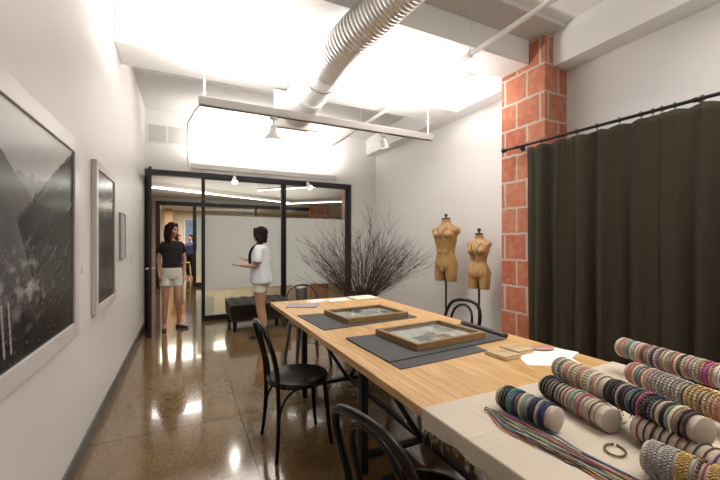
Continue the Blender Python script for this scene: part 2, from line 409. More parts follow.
# corridor and shop beyond
ZK = 2.78
struct('ceiling_beyond', MB().box(-2.5, 8, YB+.14, 17.5, ZK, ZK+.1), M['corrceil'])
struct('wall_beyond_left', MB().box(-2.6, -2.5, YB+.14, 17.5, 0, ZK), M['corrwall'])
struct('wall_beyond_right', MB().box(8, 8.1, YB+.14, 17.5, 0, ZK), M['corrwall'])
struct('wall_beyond_back', MB().box(-2.6, 8.1, 17.5, 17.6, 0, ZK), M['shopwall'])
b = MB(); b.box(-2.5, XL-.2, YB+.04, YB+.14, 0, ZK+.1); b.box(XR+.2, 8, YB+.04, YB+.14, 0, ZK+.1)
struct('wall_beyond_front', b, M['corrwall'])
b = MB(); b.box(-2.5, -.80, 12.5, 12.6, 0, ZK); b.box(-.80, 4.9, 12.5, 12.6, 2.66, ZK)
struct('wall_partition', b, M['corrwall'])
struct('wall_brick_pier', MB().box(-1.4, -.86, 12.0, 12.5, 0, ZK), M['brick'])
struct('wall_brick_pier_middle', MB().box(4.05, 4.75, 12.35, 12.5, 0, ZK), M['brick'])
struct('wall_brick_pier_right', MB().box(3.72, 4.1, 8.3, 8.7, 0, ZK), M['brick'])
b = MB(); b.box(-.80, -.68, 12.48, 12.58, 0, 2.66); b.box(-.68, 4.05, 12.48, 12.58, 2.54, 2.66); b.box(.22, .32, 12.48, 12.58, 0, 2.54); b.box(2.1, 2.2, 12.48, 12.58, 0, 2.54)
b.box(.32, 2.1, 12.48, 12.58, 0, .12); b.box(2.2, 4.05, 12.48, 12.58, 0, .12)
w3 = struct('window_3', b, M['black'])
obj('glass_pane', MB().box(.32, 2.1, 12.52, 12.53, .12, 2.54), M['clear'], w3); obj('glass_pane', MB().box(2.2, 4.05, 12.52, 12.53, .12, 2.54), M['clear'], w3)
obj('white_panel', MB().box(.34, .85, 12.535, 12.545, .35, 2.2), M['frost'], w3)
# bright shop windows on the far wall
for k, (x0, x1, z0, z1) in enumerate([(-.05, .55, 1.25, 2.45), (4.9, 6.6, 1.5, 2.4), (1.0, 2.6, 1.9, 2.5)]):
    w = struct('window_%d' % (4+k), part_frame('f', x0, x1, 17.44, z0, z1, .06, .05, .06), M['whitemetal'])
    obj('glass_pane', MB().box(x0+.06, x1-.06, 17.46, 17.47, z0+.06, z1-.06), M['blueglass'], w)
struct('wall_shop_column', MB().box(-.75, -.45, 16.6, 16.9, 0, ZK), plain('tan_wood_column', (.45,.28,.15,1), .6))

# linear lamps beyond the glass
M['tubeglow'] = emis('fluorescent_glow', (1,.95,.88,1), 9)
for k, (p, q, lab) in enumerate([((-.85,9.45,2.66),(3.0,11.3,2.66),'long slim corridor light running from the doorway toward brick pier'),
                                 ((1.6,8.95,2.66),(3.13,7.35,2.66),'slim corridor light slanting toward the glass above the right pane'),
                                 ((2.98,11.6,2.66),(4.5,10.1,2.66),'slim distant corridor light in front of the middle brick pier')]):
    p, q = Vector(p), Vector(q); mid = (p+q)/2
    t = thing('linear_lamp', lab, 'lamp', mid, group='slim corridor lights')
    a, c = p-mid, q-mid
    obj('housing', MB().bar(a+Vector((0,0,.03)), c+Vector((0,0,.03)), .06, .04), M['whitemetal'], t)
    obj('diffuser', MB().bar(a, c, .022, .014), M['tubeglow'], t)
    for f in (.15, .85):
        e = a.lerp(c, f); obj('hanger', MB().tube([e+Vector((0,0,.05)), e+Vector((0,0,ZK-mid.z))], .006, 6), M['whitemetal'], t)

# wall fittings
v = thing('vent_grille', 'square white louvred vent grille high on the back wall', 'vent', (-.57, YB, 3.06))
obj('frame', MB().box(0,.60,-.012,0,0,.32), M['whitemetal'], v)
b = MB()
for i in range(22):
    z = .025+i*.0125
    b.box(.025,.285,-.016,-.0125,z,z+.006); b.box(.315,.575,-.016,-.0125,z,z+.006)
obj('louvres', b, plain('beige_louvre', (.52,.50,.47,1), .5), v)
sw = thing('light_switch', 'small white light switch plate near the door handle', 'light switch', (XL, 5.2, 1.13))
obj('plate', MB().box(0,.006,-.04,.04,0,.12), M['whitemetal'], sw, bevel=.002); obj('rocker', MB().box(.0065,.011,-.012,.012,.035,.085), M['whitemetal'], sw)
sw = thing('wall_plate', 'tiny pale wall plate between the two large photographs', 'wall plate', (XL, 2.88, 1.18))
obj('plate', MB().box(0,.006,-.025,.025,0,.05), M['whitemetal'], sw, bevel=.002); obj('screw', MB().lathe([(.004,.006),(.004,.008)], 8, (0,0,.025), 'x'), M['chrome'], sw)

# ------------------------------------------------------------------ framed photographs on the left wall
def fbm(x, y, o=5):
    return noise.fractal(Vector((x, y, 3.7)), 1.0, 2.0, o)
def mountain(u, v):
    # u along the wall away from the viewer 0..1, v up 0..1
    r1 = .75 + .74*(u-.66) + .018*fbm(u*16, 1) + .008*fbm(u*60, 7) if u > .30 else -1   # steep right ridge
    r2 = 1.05 - .73*u + .02*fbm(u*9, 9) if u < .62 else 0                               # hazy left slope
    r3 = .735 + .028*abs(math.sin(u*38)) + .02*fbm(u*30, 4)                             # jagged far peaks
    if v > max(r1, r2, r3): g = .34 + .75*max(0, v-.74)*1.6 + .03*fbm(u*2, v*3)
    elif v > max(r1, r2): g = .20 + .03*fbm(u*20, v*20) + .10*max(0, .7-v)
    elif v > r1 or (r2 > v and u < .33+.5*(.75-v)):
        g = .13 + .03*fbm(u*14+v*8, v*6) - .10*max(0, .62-v)*1.8
    else:
        s_ = r1-v                                                                       # streaks run parallel to the ridge
        g = .020 + .030*max(0, fbm(s_*26, u*4))
        if s_ < .02: g += .02
        k = max(0, fbm(s_*55, u*9)); g += .10*k*k
    if v < .46: 
        w = max(0, 1-abs(v-.30)*4.5)*max(0, 1-abs(u-.50)*3.4); g += w*max(0, .15+fbm(u*20, v*24, 6))*.42
        g += .20*max(0, fbm(u*75, v*75)-.35)
        g *= .55+.45*min(1, v*4)
    for k in (.352, .395):
        if abs(u-(k-.10*v)) < .006 and .05 < v < .25: g = .34
    g = max(.004, min(.85, g)); return (g, g*.985, g*.98)
def sheen_print(u, v):
    g = .02 + .08*max(0, fbm(u*5, v*8)) + .50*max(0, v-.66) + .12*max(0, fbm(u*24, v*24))*(1 if v < .5 else .2)  # bright top is a silvery reflection painted into the print
    return (min(.6, g),)*3
def notes(u, v):
    g = .68 + .05*fbm(u*6, v*6)
    if .15 < u < .85 and .1 < v < .9 and (int(v*26) % 2) and fbm(u*30, int(v*26)*3.3) > -.1: g = .48
    return (g, g*.97, g*.95)
M['vpic'] = vcolmat('photographic_print', .22, Specular_IOR_Level=.06)
def framed(name, label, y0, y1, z0, z1, mat_w, fw, fn, nu, nv, depth=.035, rim=None):
    t = thing(name, label, 'framed picture', (XL, y0, z0)); W, H = y1-y0, z1-z0
    b = MB()
    b.box(0.001, depth, 0, fw, 0, H); b.box(0.001, depth, W-fw, W, 0, H); b.box(0.001, depth, fw, W-fw, 0, fw); b.box(0.001, depth, fw, W-fw, H-fw, H)
    obj('frame', b, rim or M['whitemetal'], t, bevel=.003)
    obj('mount_board', MB().box(0.001, depth-.012, fw, W-fw, fw, H-fw), M['cream'] if mat_w else M['black'], t)
    m = mat_w; pw, ph = W-2*fw-2*m, H-2*fw-2*m
    if m:
        b = MB(); e = .008; y_, z_ = fw+m, fw+m
        b.box(depth-.0115, depth-.004, y_-e, y_, z_-e, z_+ph+e); b.box(depth-.0115, depth-.004, y_+pw, y_+pw+e, z_-e, z_+ph+e)
        b.box(depth-.0115, depth-.004, y_, y_+pw, z_-e, z_); b.box(depth-.0115, depth-.004, y_, y_+pw, z_+ph, z_+ph+e)
        obj('inner_fillet', b, M['chrome'], t)
    p = obj('print', MB().grid(lambda u, v: (depth-.0105, fw+m+u*pw, fw+m+v*ph), nu, nv), M['vpic'], t)
    vcol(p, lambda c: fn((c.y-fw-m)/pw, (c.z-fw-m)/ph))
    return t
pf = plain('pale_frame_lacquer', (.66,.63,.63,1), .3, var=.02)
framed('framed_photograph', 'very large black and white mountain photograph in pale frame', 1.15, 2.645, .835, 1.985, .0, .085, mountain, 300, 220, rim=pf)
framed('framed_photograph', 'tall dark landscape photograph in pale frame, nearer the door', 3.12, 3.92, .865, 1.98, .0, .06, sheen_print, 120, 160, rim=pf)
framed('framed_notice', 'small narrow pale framed text panel beyond the dark photograph', 4.30, 4.60, 1.215, 1.69, .0, .012, notes, 60, 100, .025, rim=plain('grey_frame', (.30,.28,.28,1), .4))

# ------------------------------------------------------------------ ceiling: duct, tracks, pipe
t = thing('air_duct', 'round ribbed silver air duct running along the ceiling', 'duct', (1.235, 4.28, 3.02))
DP = [Vector(p)-Vector((1.235,4.28,3.02)) for p in [(1.235,4.29,3.02),(1.235,3.9,3.035),(1.235,3.42,3.06),(1.245,2.85,3.10),(1.40,2.33,3.21),(1.56,1.75,3.29),(1.66,1.2,3.33),(1.70,.7,3.34)]]
DL = smooth_path(DP, 120)
cum = [0.]
for a_, b_ in zip(DL, DL[1:]): cum.append(cum[-1]+(b_-a_).length)
def duct_piece(s0, s1, r0, r1, amp, pitch):
    pts = []; rs = []; n = int((s1-s0)/pitch*7) if amp else 14; k = 0
    for q in range(n+1):
        d = s0+(s1-s0)*q/n
        while k < len(cum)-2 and cum[k+1] < d: k += 1
        pts.append(DL[k].lerp(DL[k+1], (d-cum[k])/max(1e-9, cum[k+1]-cum[k])))
        f = q/n; rs.append(r0+(r1-r0)*f+amp*abs(math.sin(PI*(d-s0)/pitch))**.6)
    return MB().tube(pts, rs, 40)
S1 = 1.05; S0 = .50
obj('ribbed_section', duct_piece(0.0, S0+.03, .212, .182, .013, .045), M['duct'], t, smooth=180)
obj('smooth_sleeve', duct_piece(S0-.02, S1+.03, .174, .150, 0, 1), M['duct'], t, smooth=60)
obj('ribbed_section', duct_piece(S1-.01, cum[-1]-.01, .154, .120, .012, .036), M['duct'], t, smooth=180)
for d in (S0+.03, S1-.01):
    obj('clamp_band', duct_piece(d-.016, d+.016, .196 if d < .7 else .168, .196 if d < .7 else .168, 0, 1), M['duct'], t, smooth=60)
obj('end_plate', MB().box(-.28, .27, .0, .03, -.24, .20), M['whitemetal'], t, bevel=.004)
obj('end_box', MB().box(-.20,.20,.03,.23,-.19,.19), M['whitemetal'], t)
obj('hanger_strap', MB().tube([DP[2]+Vector((.172*math.cos(a*PI/12), 0, -.172*math.sin(a*PI/12))) for a in range(13)], .005, 6), M['chrome'], t)
for sx in (-1, 1): obj('hanger_rod', MB().tube([DP[2]+Vector((sx*.172,0,0)), DP[2]+Vector((sx*.172,0,ZC-3.06))], .004, 6), M['chrome'], t)

def spot(parent_loc, label, aim, s=1.0, wd=1.0):
    t = thing('track_spotlight', label, 'spotlight', parent_loc, group='track spotlights')
    obj('mount', MB().box(-.035,.035,-.018,.018,-.03,0), M['whitemetal'], t, bevel=.003)
    obj('stem', MB().tube([(0,0,-.03),(0,0,-.085*s)], .010, 10), M['whitemetal'], t)
    Rm = Matrix.Translation((0,0,-.09*s)) @ Vector((0,0,-1)).rotation_difference(Vector(aim)).to_matrix().to_4x4()
    h = MB().lathe([(.018,.01),(.030,.0),(.036,-.05*s),(.062*s*wd,-.10*s),(.064*s*wd,-.115*s),(.056*s*wd,-.115*s),(.045*s,-.09*s)], 24).xf(Rm)
    hd = obj('lamp_head', h, M['whitemetal'], t)
    obj('bulb', MB().lathe([(.02,-.085*s),(.042*s,-.092*s),(.040*s,-.098*s),(.01,-.1*s)], 20).xf(Rm), emis('bulb_glow', (1,.93,.82,1), 25) if 'bulb' not in _mc else _mc['bulb'], hd)
    return t
_mc['bulb'] = emis('bulb_glow_warm', (1,.93,.82,1), 20)
t = thing('track_rail', 'long white hanging light rail spanning beneath the silver duct', 'light rail', (0, 3.58, 2.64))
obj('rail', MB().box(.11, 2.74, -.03, .03, 0, .075), M['trackmetal'], t, bevel=.004)
obj('slot', MB().box(.13, 2.72, -.012, .012, -.002, .0), M['base'], t)
for x in (.16, 2.68): obj('hanger_rod', MB().tube([(x,0,.075),(x,0,ZC-2.64)], .007, 8), M['whitemetal'], t)
spot((.79,3.58,2.638), 'wide white spotlight on the hanging rail, left of the duct', (.0,.12,-1), 1.1, 1.25)
spot((2.05,3.58,2.638), 'white spotlight on the hanging rail, right of the duct', (.25,.1,-1), .8)
t = thing('track_rail', 'white wall light rail just above the black glass partition', 'light rail', (0, 6.80, 2.66))
obj('rail', MB().box(.09, 2.78, -.03, .03, 0, .085), M['trackmetal'], t, bevel=.004)
b = MB()
for x in (.3, 1.4, 2.6): b.box(x-.02, x+.02, .03, .10, .02, .06)
obj('wall_bracket', b, M['whitemetal'], t)
spot((.80,6.80,2.658), 'small white spotlight over the middle glass pane', (.0,-.5,-1), 1.0)
spot((2.17,6.80,2.658), 'small white spotlight over the right glass pane, tilted', (.45,-.4,-1), 1.1)
# feed cable between the rails
tag(obj('feed_cable', MB().tube([(.135, 3.58, 2.66),(.08,3.63,2.60),(.02,3.9,2.55),(.02,4.6,2.52),(.03,5.6,2.57),(.05,6.5,2.64),(.087,6.78,2.69)], .006, 8), M['whitemetal']), 'thin white cable drooping from hanging rail to wall rail', 'cable')
# sprinkler pipe
t = thing('sprinkler_pipe', 'white sprinkler pipe running under the ceiling beams', 'pipe', (2.46, 0, 3.19))
obj('pipe', MB().tube([(0,.3,0),(0,6.88,0)], .024, 14), M['whitemetal'], t)
for y in (1.4, 2.62, 5.0):
    b = MB(); b.tube([(0,y,.03),(0,y,(ZC if y!=2.62 else ZC-.05)-3.19)], .005, 6); b.tube([(.03*math.cos(a*PI/8), y, .03*math.sin(a*PI/8)) for a in range(16)], .004, 6, closed=True)
    obj('hanger', b, M['whitemetal'], t)
for y in (1.0, 3.95):
    b = MB(); b.tube([(0,y,.024),(0,y,.05)], .012, 8); b.lathe([(.006,.05),(.014,.055),(.012,.066),(.022,.07),(.022,.073)], 12, (0,y,0)); obj('sprinkler_head', b, M['chrome'], t)
t = thing('conduit', 'thin white electrical conduit on the ceiling by pillar', 'conduit', (0,0,0))
obj('tube', MB().tube([(2.68,3.66,ZC-.012),(3.40,3.66,ZC-.012),(3.49,3.66,ZC-.02),(3.505,3.66,ZC-.05),(3.507,3.66,3.29)], .011, 8), M['whitemetal'], t)
obj('junction_box', MB().box(2.60,2.70,3.62,3.72,ZC-.04,ZC+.001), M['whitemetal'], t, bevel=.004)

# ------------------------------------------------------------------ curtain
RZ0, RZ1 = 2.44, 2.425
p0, p1 = Vector((3.29, 2.93, RZ0)), Vector((3.41, .35, RZ1))
def rodpt(y):
    f = (p0.y-y)/(p0.y-p1.y); return p0.lerp(p1, f)
t = thing('curtain_rod', 'black iron curtain rod with ball finial fixed across brick pillar', 'curtain rod', p0)
obj('rod', MB().tube([(0,0,0), p1-p0], .014, 14), M['steel'], t)
obj('finial', MB().lathe([(.015,-.01),(.019,0),(.019,.012),(.013,.016),(.026,.03),(.029,.045),(.022,.06),(.004,.066)], 16, axis='y'), M['steel'], t)
for y in (2.80, 1.28, .5):
    q = rodpt(y)-p0; b = MB(); wx = (3.40 if y > 2.53 else XR)-p0.x
    b.tube([q, (wx, q.y, q.z)], .009, 8); b.lathe([(.03, 0), (.03, -.008)], 14, (wx, q.y, q.z), 'x'); b.tube([(q.x, q.y-.012, q.z), (q.x, q.y+.012, q.z)], .019, 12)
    obj('bracket', b, M['steel'], t)
def curtain(label, ya, yb, seed, nf, ring_ys, off):
    rnd = random.Random(seed); ph = [rnd.uniform(0, 6.28) for _ in range(6)]
    def fn(u, v):
        y = ya+(yb-ya)*u; rp = rodpt(y)
        top = rp.z-.036
        # sag between rings
        ds = min(abs(y-r) for r in ring_ys); top -= min(.05, ds*ds*2.2)
        z = .015 + (top-.015)*v
        amp = .016+.034*(1-v)**.6
        w = math.sin(u*nf*PI*1.25+ph[0]+1.1*math.sin(u*7+ph[1])) + .55*math.sin(u*nf*2.1*PI+ph[2]+(1-v)*.8) + .10*math.sin(u*nf*4.3*PI+ph[3]+.5*v) + .18*v**6*math.sin(u*nf*7*PI)
        x = rp.x + off + amp*w*.75 + .004*math.sin(v*9+u*20)
        return (x, y + .012*math.sin(u*nf*2*PI+ph[4])*(1-v), z)
    c = obj('curtain', MB().grid(fn, 260, 44), M['velvet'], smooth=180, solid=.005)
    tag(c, label, 'curtain', 'dark velvet curtains on the iron rod')
    return c
ysA = [2.66, 2.50, 2.32, 2.14, 1.96, 1.78, 1.62, 1.54]
ysB = [1.48, 1.40, 1.24, .92, .66]
curtain('wide dark olive velvet curtain hanging beside the brick pillar', 2.68, 1.49, 3, 8, ysA, .0)
curtain('dark olive velvet curtain at the right edge, overlapping wider one', 1.491, .56, 5, 6, ysB, -.012)
ordn = ['first','second','third','fourth','fifth','sixth','seventh','eighth','ninth','tenth','eleventh','twelfth','thirteenth']
ringme = None
for k, y in enumerate(ysA+ysB):
    q = rodpt(y)
    if ringme is None:
        o = obj('curtain_ring', MB().tube([(.021*math.cos(a*PI/10), 0, .021*math.sin(a*PI/10)) for a in range(20)], .0035, 8, closed=True), M['steel'], smooth=180)
        obj('clip', MB().tube([(0,0,-.022),(0,0,-.038)], .003, 6), M['steel'], o); ringme = o
    else: o = dup(ringme)
    o.location = q; o.rotation_euler = (0, 0, random.uniform(-.25, .25))
    tag(o, 'black metal curtain ring, %s along the rod from its ball finial' % ordn[k], 'curtain ring', 'black curtain rings')

# ------------------------------------------------------------------ big table
TX0, TX1, TY0, TY1, TZ = .80, 1.99, .10, 3.78, .76
t = thing('work_table', 'long honey pine plank table on black steel trestles', 'table', ((TX0+TX1)/2, (TY0+TY1)/2, 0))
hx, hy = (TX1-TX0)/2, (TY1-TY0)/2
obj('tabletop', MB().box(-hx, hx, -hy, hy, TZ-.04, TZ), M['pine'], t, bevel=.004)
for yw in (3.10, 1.92, .74):
    y = yw-(TY0+TY1)/2
    for sx in (-1, 1):
        b = MB(); b.box(sx*(hx-.16)-.022, sx*(hx-.16)+.022, y-.022, y+.022, 0, TZ-.04)
        obj('leg', b, M['steel'], t)
    obj('foot_bar', MB().box(-hx+.182, hx-.182, y-.018, y+.018, .085, .115), M['steel'], t)
    for sx in (-1, 1): obj('brace', MB().bar((sx*(hx-.19), y, TZ-.05), (sx*.02, y, .115), .028), M['steel'], t)
    obj('top_rail', MB().box(-hx+.12, hx-.12, y-.02, y+.02, TZ-.065, TZ-.0405), M['steel'], t)
obj('stretcher', MB().box(-.015, .015, .74-1.94+.02, 1.92-1.94-.02, .087, .113), M['steel'], t)
obj('stretcher', MB().box(-.015, .015, 1.92-1.94+.02, 3.10-1.94-.02, .087, .113), M['steel'], t)

# ---- linen runner over the near end, dropping over the left edge with a frayed hem
def cloth_fn(u, v):
    # v: 0 far edge .. 1 near edge ; u: across, starts under left drop
    y = 1.085 - v*.96 + .012*math.sin(u*7+.6)*(1-v)
    s = -.058 + u*(TX1-TX0+.058+.058) ; y -= 0
    drop = .058 + .004*math.sin(v*22) + .003*math.sin(v*51+1)
    if u < .06:
        f = 1-u/.06; x = TX0 - .003 - .006*math.sin(f*PI/2) - .004*math.sin(v*30)*f; z = TZ + .004 - drop*f
        if f < .25: z = TZ+.004-drop*f*.6
    elif u > .94:
        f = (u-.94)/.06; x = TX1 + .006 + .014*f; z = TZ+.004-.06*f
    else:
        g = (u-.06)/.88; x = TX0-.003+g*(TX1-TX0+.009)
        z = TZ+.004+.0016*max(0, noise.noise(Vector((x*9, y*9, 2)))) + .0013*sum(math.exp(-((x-c_)/.006)**2) for c_ in (.95, 1.21, 1.47, 1.73)) + .0013*sum(math.exp(-((y-c_)/.007)**2) for c_ in (.38, .62, .86))
    return (x, y, z)
c = obj('linen_runner', MB().grid(cloth_fn, 320, 180), M['linen'], smooth=180, solid=.0025)
tag(c, 'cream linen cloth with frayed hem covering the near end of table', 'tablecloth')
b = MB(); rnd = random.Random(4)
for i in range(150):
    v = rnd.random(); x, y, z = cloth_fn(0, v); l = rnd.uniform(.006, .03) if rnd.random() < .93 else rnd.uniform(.03,.055); w = rnd.uniform(-.008, .008)
    b.tube([(x,y,z+.002),(x-.002,y+w*.5,z-l*.5),(x-rnd.uniform(-.004,.004),y+w,z-l)], .0007, 4)
fr = obj('fringe', b, M['linen'], c); fr['label'] = 'frayed loose thread hem'; fr['kind'] = 'stuff'

# ---- charcoal cloths
def slab(name, label, cat, pts, z0, h, mat, group=None, edge=.0, seed=0):
    # polygon outline subdivided with a slightly ragged edge
    rnd = random.Random(seed); out = []
    for i in range(len(pts)):
        a, c_ = Vector(pts[i]), Vector(pts[(i+1) % len(pts)]); n = max(2, int((c_-a).length/.02))
        for k in range(n):
            p = a.lerp(c_, k/n); out.append((p.x+rnd.uniform(-edge, edge), p.y+rnd.uniform(-edge, edge)))
    cx = sum(p[0] for p in out)/len(out); cy = sum(p[1] for p in out)/len(out)
    b = MB(); n = len(out); vs = [(x-cx, y-cy, 0) for x, y in out]+[(x-cx, y-cy, h) for x, y in out]
    fs = [tuple(reversed(range(n))), tuple(range(n, 2*n))]+[(i, (i+1) % n, n+(i+1) % n, n+i) for i in range(n)]
    b._add(vs, fs)
    o = obj(name, b, mat, None, 30, loc=(cx, cy, z0)); tag(o, label, cat, group); return o
slab('felt_mat', 'charcoal felt mat lying under the farther wooden display frame', 'mat', [(.885,2.385),(1.735,2.47),(1.74,2.93),(.855,2.97)], TZ, .006, M['felt'], 'charcoal felt mats', .0015, 1)
slab('felt_mat', 'charcoal felt strip lying lowest beneath the rolled mat', 'mat', [(.945,1.485),(1.22,1.50),(1.56,1.525),(1.56,1.66),(.945,1.66)], TZ, .004, M['felt'], 'charcoal felt mats', .0015, 2)
b = MB()
b._add([(.945,1.585,.0),(1.84,1.655,.0),(1.86,2.09,.0),(.93,2.115,.0),(.945,1.585,.006),(1.84,1.655,.006),(1.86,2.09,.006),(.93,2.115,.006)],
       [(3,2,1,0),(4,5,6,7),(0,1,5,4),(1,2,6,5),(2,3,7,6),(3,0,4,7)])
fm = obj('felt_mat', b, M['felt'], loc=(0,0,TZ+.0045)); tag(fm, 'charcoal felt mat with rolled end under the nearer wooden display frame', 'mat', 'charcoal felt mats')
b = MB(); spir = [(.005+.0028*a/3, a) for a in range(0, 26)]
def roll(u, v):
    a = u*4.2*PI; r = .005+.0115*u
    y = 1.655+.43*v; x = 1.855+.02*v + r*math.cos(a); z = .0185 + r*math.sin(a)
    return (x, y, z)
obj('rolled_end', MB().grid(roll, 60, 14), M['felt'], fm, smooth=180, solid=.003)

# ---- wooden display frames with photo collage under glass
M['vcol2'] = vcolmat('collage_print', .5)
def display_frame(label, corners, z0, seed):
    cx = sum(c[0] for c in corners)/4; cy = sum(c[1] for c in corners)/4
    e = Vector(corners[1])-Vector(corners[0]); ang = math.atan2(e.y, e.x); W = e.length; D = (Vector(corners[2])-Vector(corners[1])).length
    t = thing('display_frame', label, 'display frame', (cx, cy, z0), ang, 'wooden display frames'); a, d, h, w = W/2, D/2, .042, .028
    b = MB(); b.box(-a,a,-d,-d+w,0,h); b.box(-a,a,d-w,d,0,h); b.box(-a,-a+w,-d+w,d-w,0,h); b.box(a-w,a,-d+w,d-w,0,h)
    obj('wooden_rim', b, M['frame_wood'], t, bevel=.002)
    p = obj('collage', MB().grid(lambda u, v: (-a+w+u*(W-2*w), -d+w+v*(D-2*w), .014), 110, 90), M['vcol2'], t)
    rnd = random.Random(seed); rects = [(rnd.uniform(-.9,.7), rnd.uniform(-.9,.7), rnd.uniform(.2,.7), rnd.uniform(.25,.8), rnd.choice([.25,.45,.55,.65,.35,.75,.12])) for _ in range(16)]
    def fn(c):
        u, v = c.x/(a-w), c.y/(d-w); g = .55
        for x, y, rw, rh, k in rects:
            if x < u < x+rw and y < v < y+rh: g = max(.02, k*(.85 + .45*fbm(u*11+x*9, v*5+y*5)))
        return (g*1.02, g, g*.94)
    vcol(p, fn)
    obj('backing_board', MB().box(-a+w*.8, a-w*.8, -d+w*.8, d-w*.8, .004, .012), M['frame_wood'], t)
    obj('glass_pane', MB().box(-a+w-.001, a-w+.001, -d+w-.001, d-w+.001, .032, .035), M['clear'], t)
    return t
display_frame('shallow wooden display frame of glazed pictures on farther felt mat', [(1.09,2.46),(1.66,2.50),(1.65,2.93),(1.08,2.89)], TZ+.0062, 11)
display_frame('shallow wooden display frame of glazed pictures on rolled felt mat', [(1.155,1.655),(1.71,1.70),(1.70,2.13),(1.145,2.09)], TZ+.0107, 23)

# ---- papers and small boxes
def sheet(name, label, cat, c, w, d, rz, z, h, mat, group=None, bevel=None):
    o = obj(name, MB().box(-w/2,w/2,-d/2,d/2,0,h), mat, None, loc=(c[0],c[1],z), bevel=bevel); o.rotation_euler = (0,0,rz); tag(o, label, cat, group); return o
mg = thing('magazine', 'grey printed magazine near the far left corner of table', 'magazine', (1.04,3.41,TZ), math.radians(-27))
obj('pages', MB().box(-.145,.145,-.105,.105,.0008,.008), M['cream'], mg); obj('cover', MB().box(-.148,.148,-.108,.108,.0082,.0095), M['printed'], mg)
obj('back_cover', MB().box(-.148,.148,-.108,.108,0,.0006), M['printed'], mg)
sheet('paper_sheet', 'white paper sheet at far table edge, beside the grey magazine', 'paper', (1.28,3.65), .21, .15, .25, TZ, .0012, M['paper'], 'loose papers')
sheet('paper_sheet', 'white paper sheet at far table edge, between two other papers', 'paper', (1.50,3.62), .26, .17, .08, TZ, .0012, M['paper'], 'loose papers')
bk = thing('booklet', 'cream paper booklet at the far right end of table', 'booklet', (1.80,3.60,TZ), .1)
obj('pages', MB().box(-.14,.14,-.12,.12,0.0006,.011), M['paper'], bk); obj('cover', MB().box(-.142,.142,-.122,.122,.0112,.0122), M['cream'], bk)
sheet('paper_sheet', 'white note paper lying flat between wooden boxes and bracelet roll', 'paper', (1.735,1.275), .28, .21, -.55, TZ, .001, M['paper'], 'loose papers')
sheet('paper_sheet', 'white note paper overlapping another sheet, nearest the curtain', 'paper', (1.87,1.335), .21, .20, .35, TZ+.0012, .001, M['paper'], 'loose papers')
def block_box(label, x, y, w, d, rz, n):
    t = thing('stamp_box', label, 'box', (x, y, TZ), rz, 'flat wooden boxes'); obj('tray', MB().box(-w/2,w/2,-d/2,d/2,0,.012), M['linen_block'], t, bevel=.002)
    for k in range(n):
        yy = -d/2+.004+(d-.008)*(k+.5)/n; obj('slat', MB().box(-w/2+.004, w/2-.004, yy-(d-.008)/n*.44, yy+(d-.008)/n*.44, .0125, .021), M['linen_block'], t, bevel=.002)
block_box('flat pale wooden box of slats nearer the rolled felt mat', 1.565, 1.42, .13, .14, .06, 5)
block_box('flat pale wooden box of slats next to the pink pouch', 1.71, 1.455, .13, .14, .06, 5)
po = thing('pouch', 'small translucent pink pouch beside the wooden boxes', 'pouch', (1.855,1.405,TZ), -.5)
obj('bag', MB().ell((0,0,.012), (.075,.035,.012), 18, 8), plain('pink_pouch', (.50,.26,.22,1), .35, var=.5, sc=30), po)
obj('drawstring', MB().tube([(-.07,0,.015),(-.09,.012,.012),(-.105,-.006,.004)], .003, 6), plain('pouch_string', (.6,.45,.35,1)), po)

# ------------------------------------------------------------------ bracelet rolls
TR = .038
COL = {'black':(.012,.011,.012),'charcoal':(.05,.047,.05),'dark brown':(.055,.025,.016),'brown':(.15,.07,.035),'tan':(.42,.28,.17),'cream':(.62,.54,.42),'white':(.75,.72,.68),
 'grey':(.30,.29,.28),'silver':(.42,.40,.38),'gold':(.50,.34,.12),'teal':(.09,.22,.22),'navy':(.02,.03,.09),'blue':(.07,.20,.42),'red':(.28,.05,.045),'dusty pink':(.50,.25,.23),
 'magenta':(.40,.08,.20),'green':(.18,.32,.22),'yellow':(.55,.46,.24),'purple':(.17,.08,.24),'coral':(.52,.17,.12),'lilac grey':(.36,.31,.33),'bronze':(.16,.11,.05)}
def bmat(c):
    col = COL[c]; metal = c in ('silver','gold','bronze')
    return plain('bracelet_'+c.replace(' ', '_'), (*col,1), .5 if metal else .75, .6 if metal else 0., var=.5, sc=140)
def ring_pts(r, n, wob=0.):
    return [(wob*math.sin(3*2*PI*k/n), r*math.cos(2*PI*k/n), r*math.sin(2*PI*k/n)) for k in range(n)]
PROTO = {}
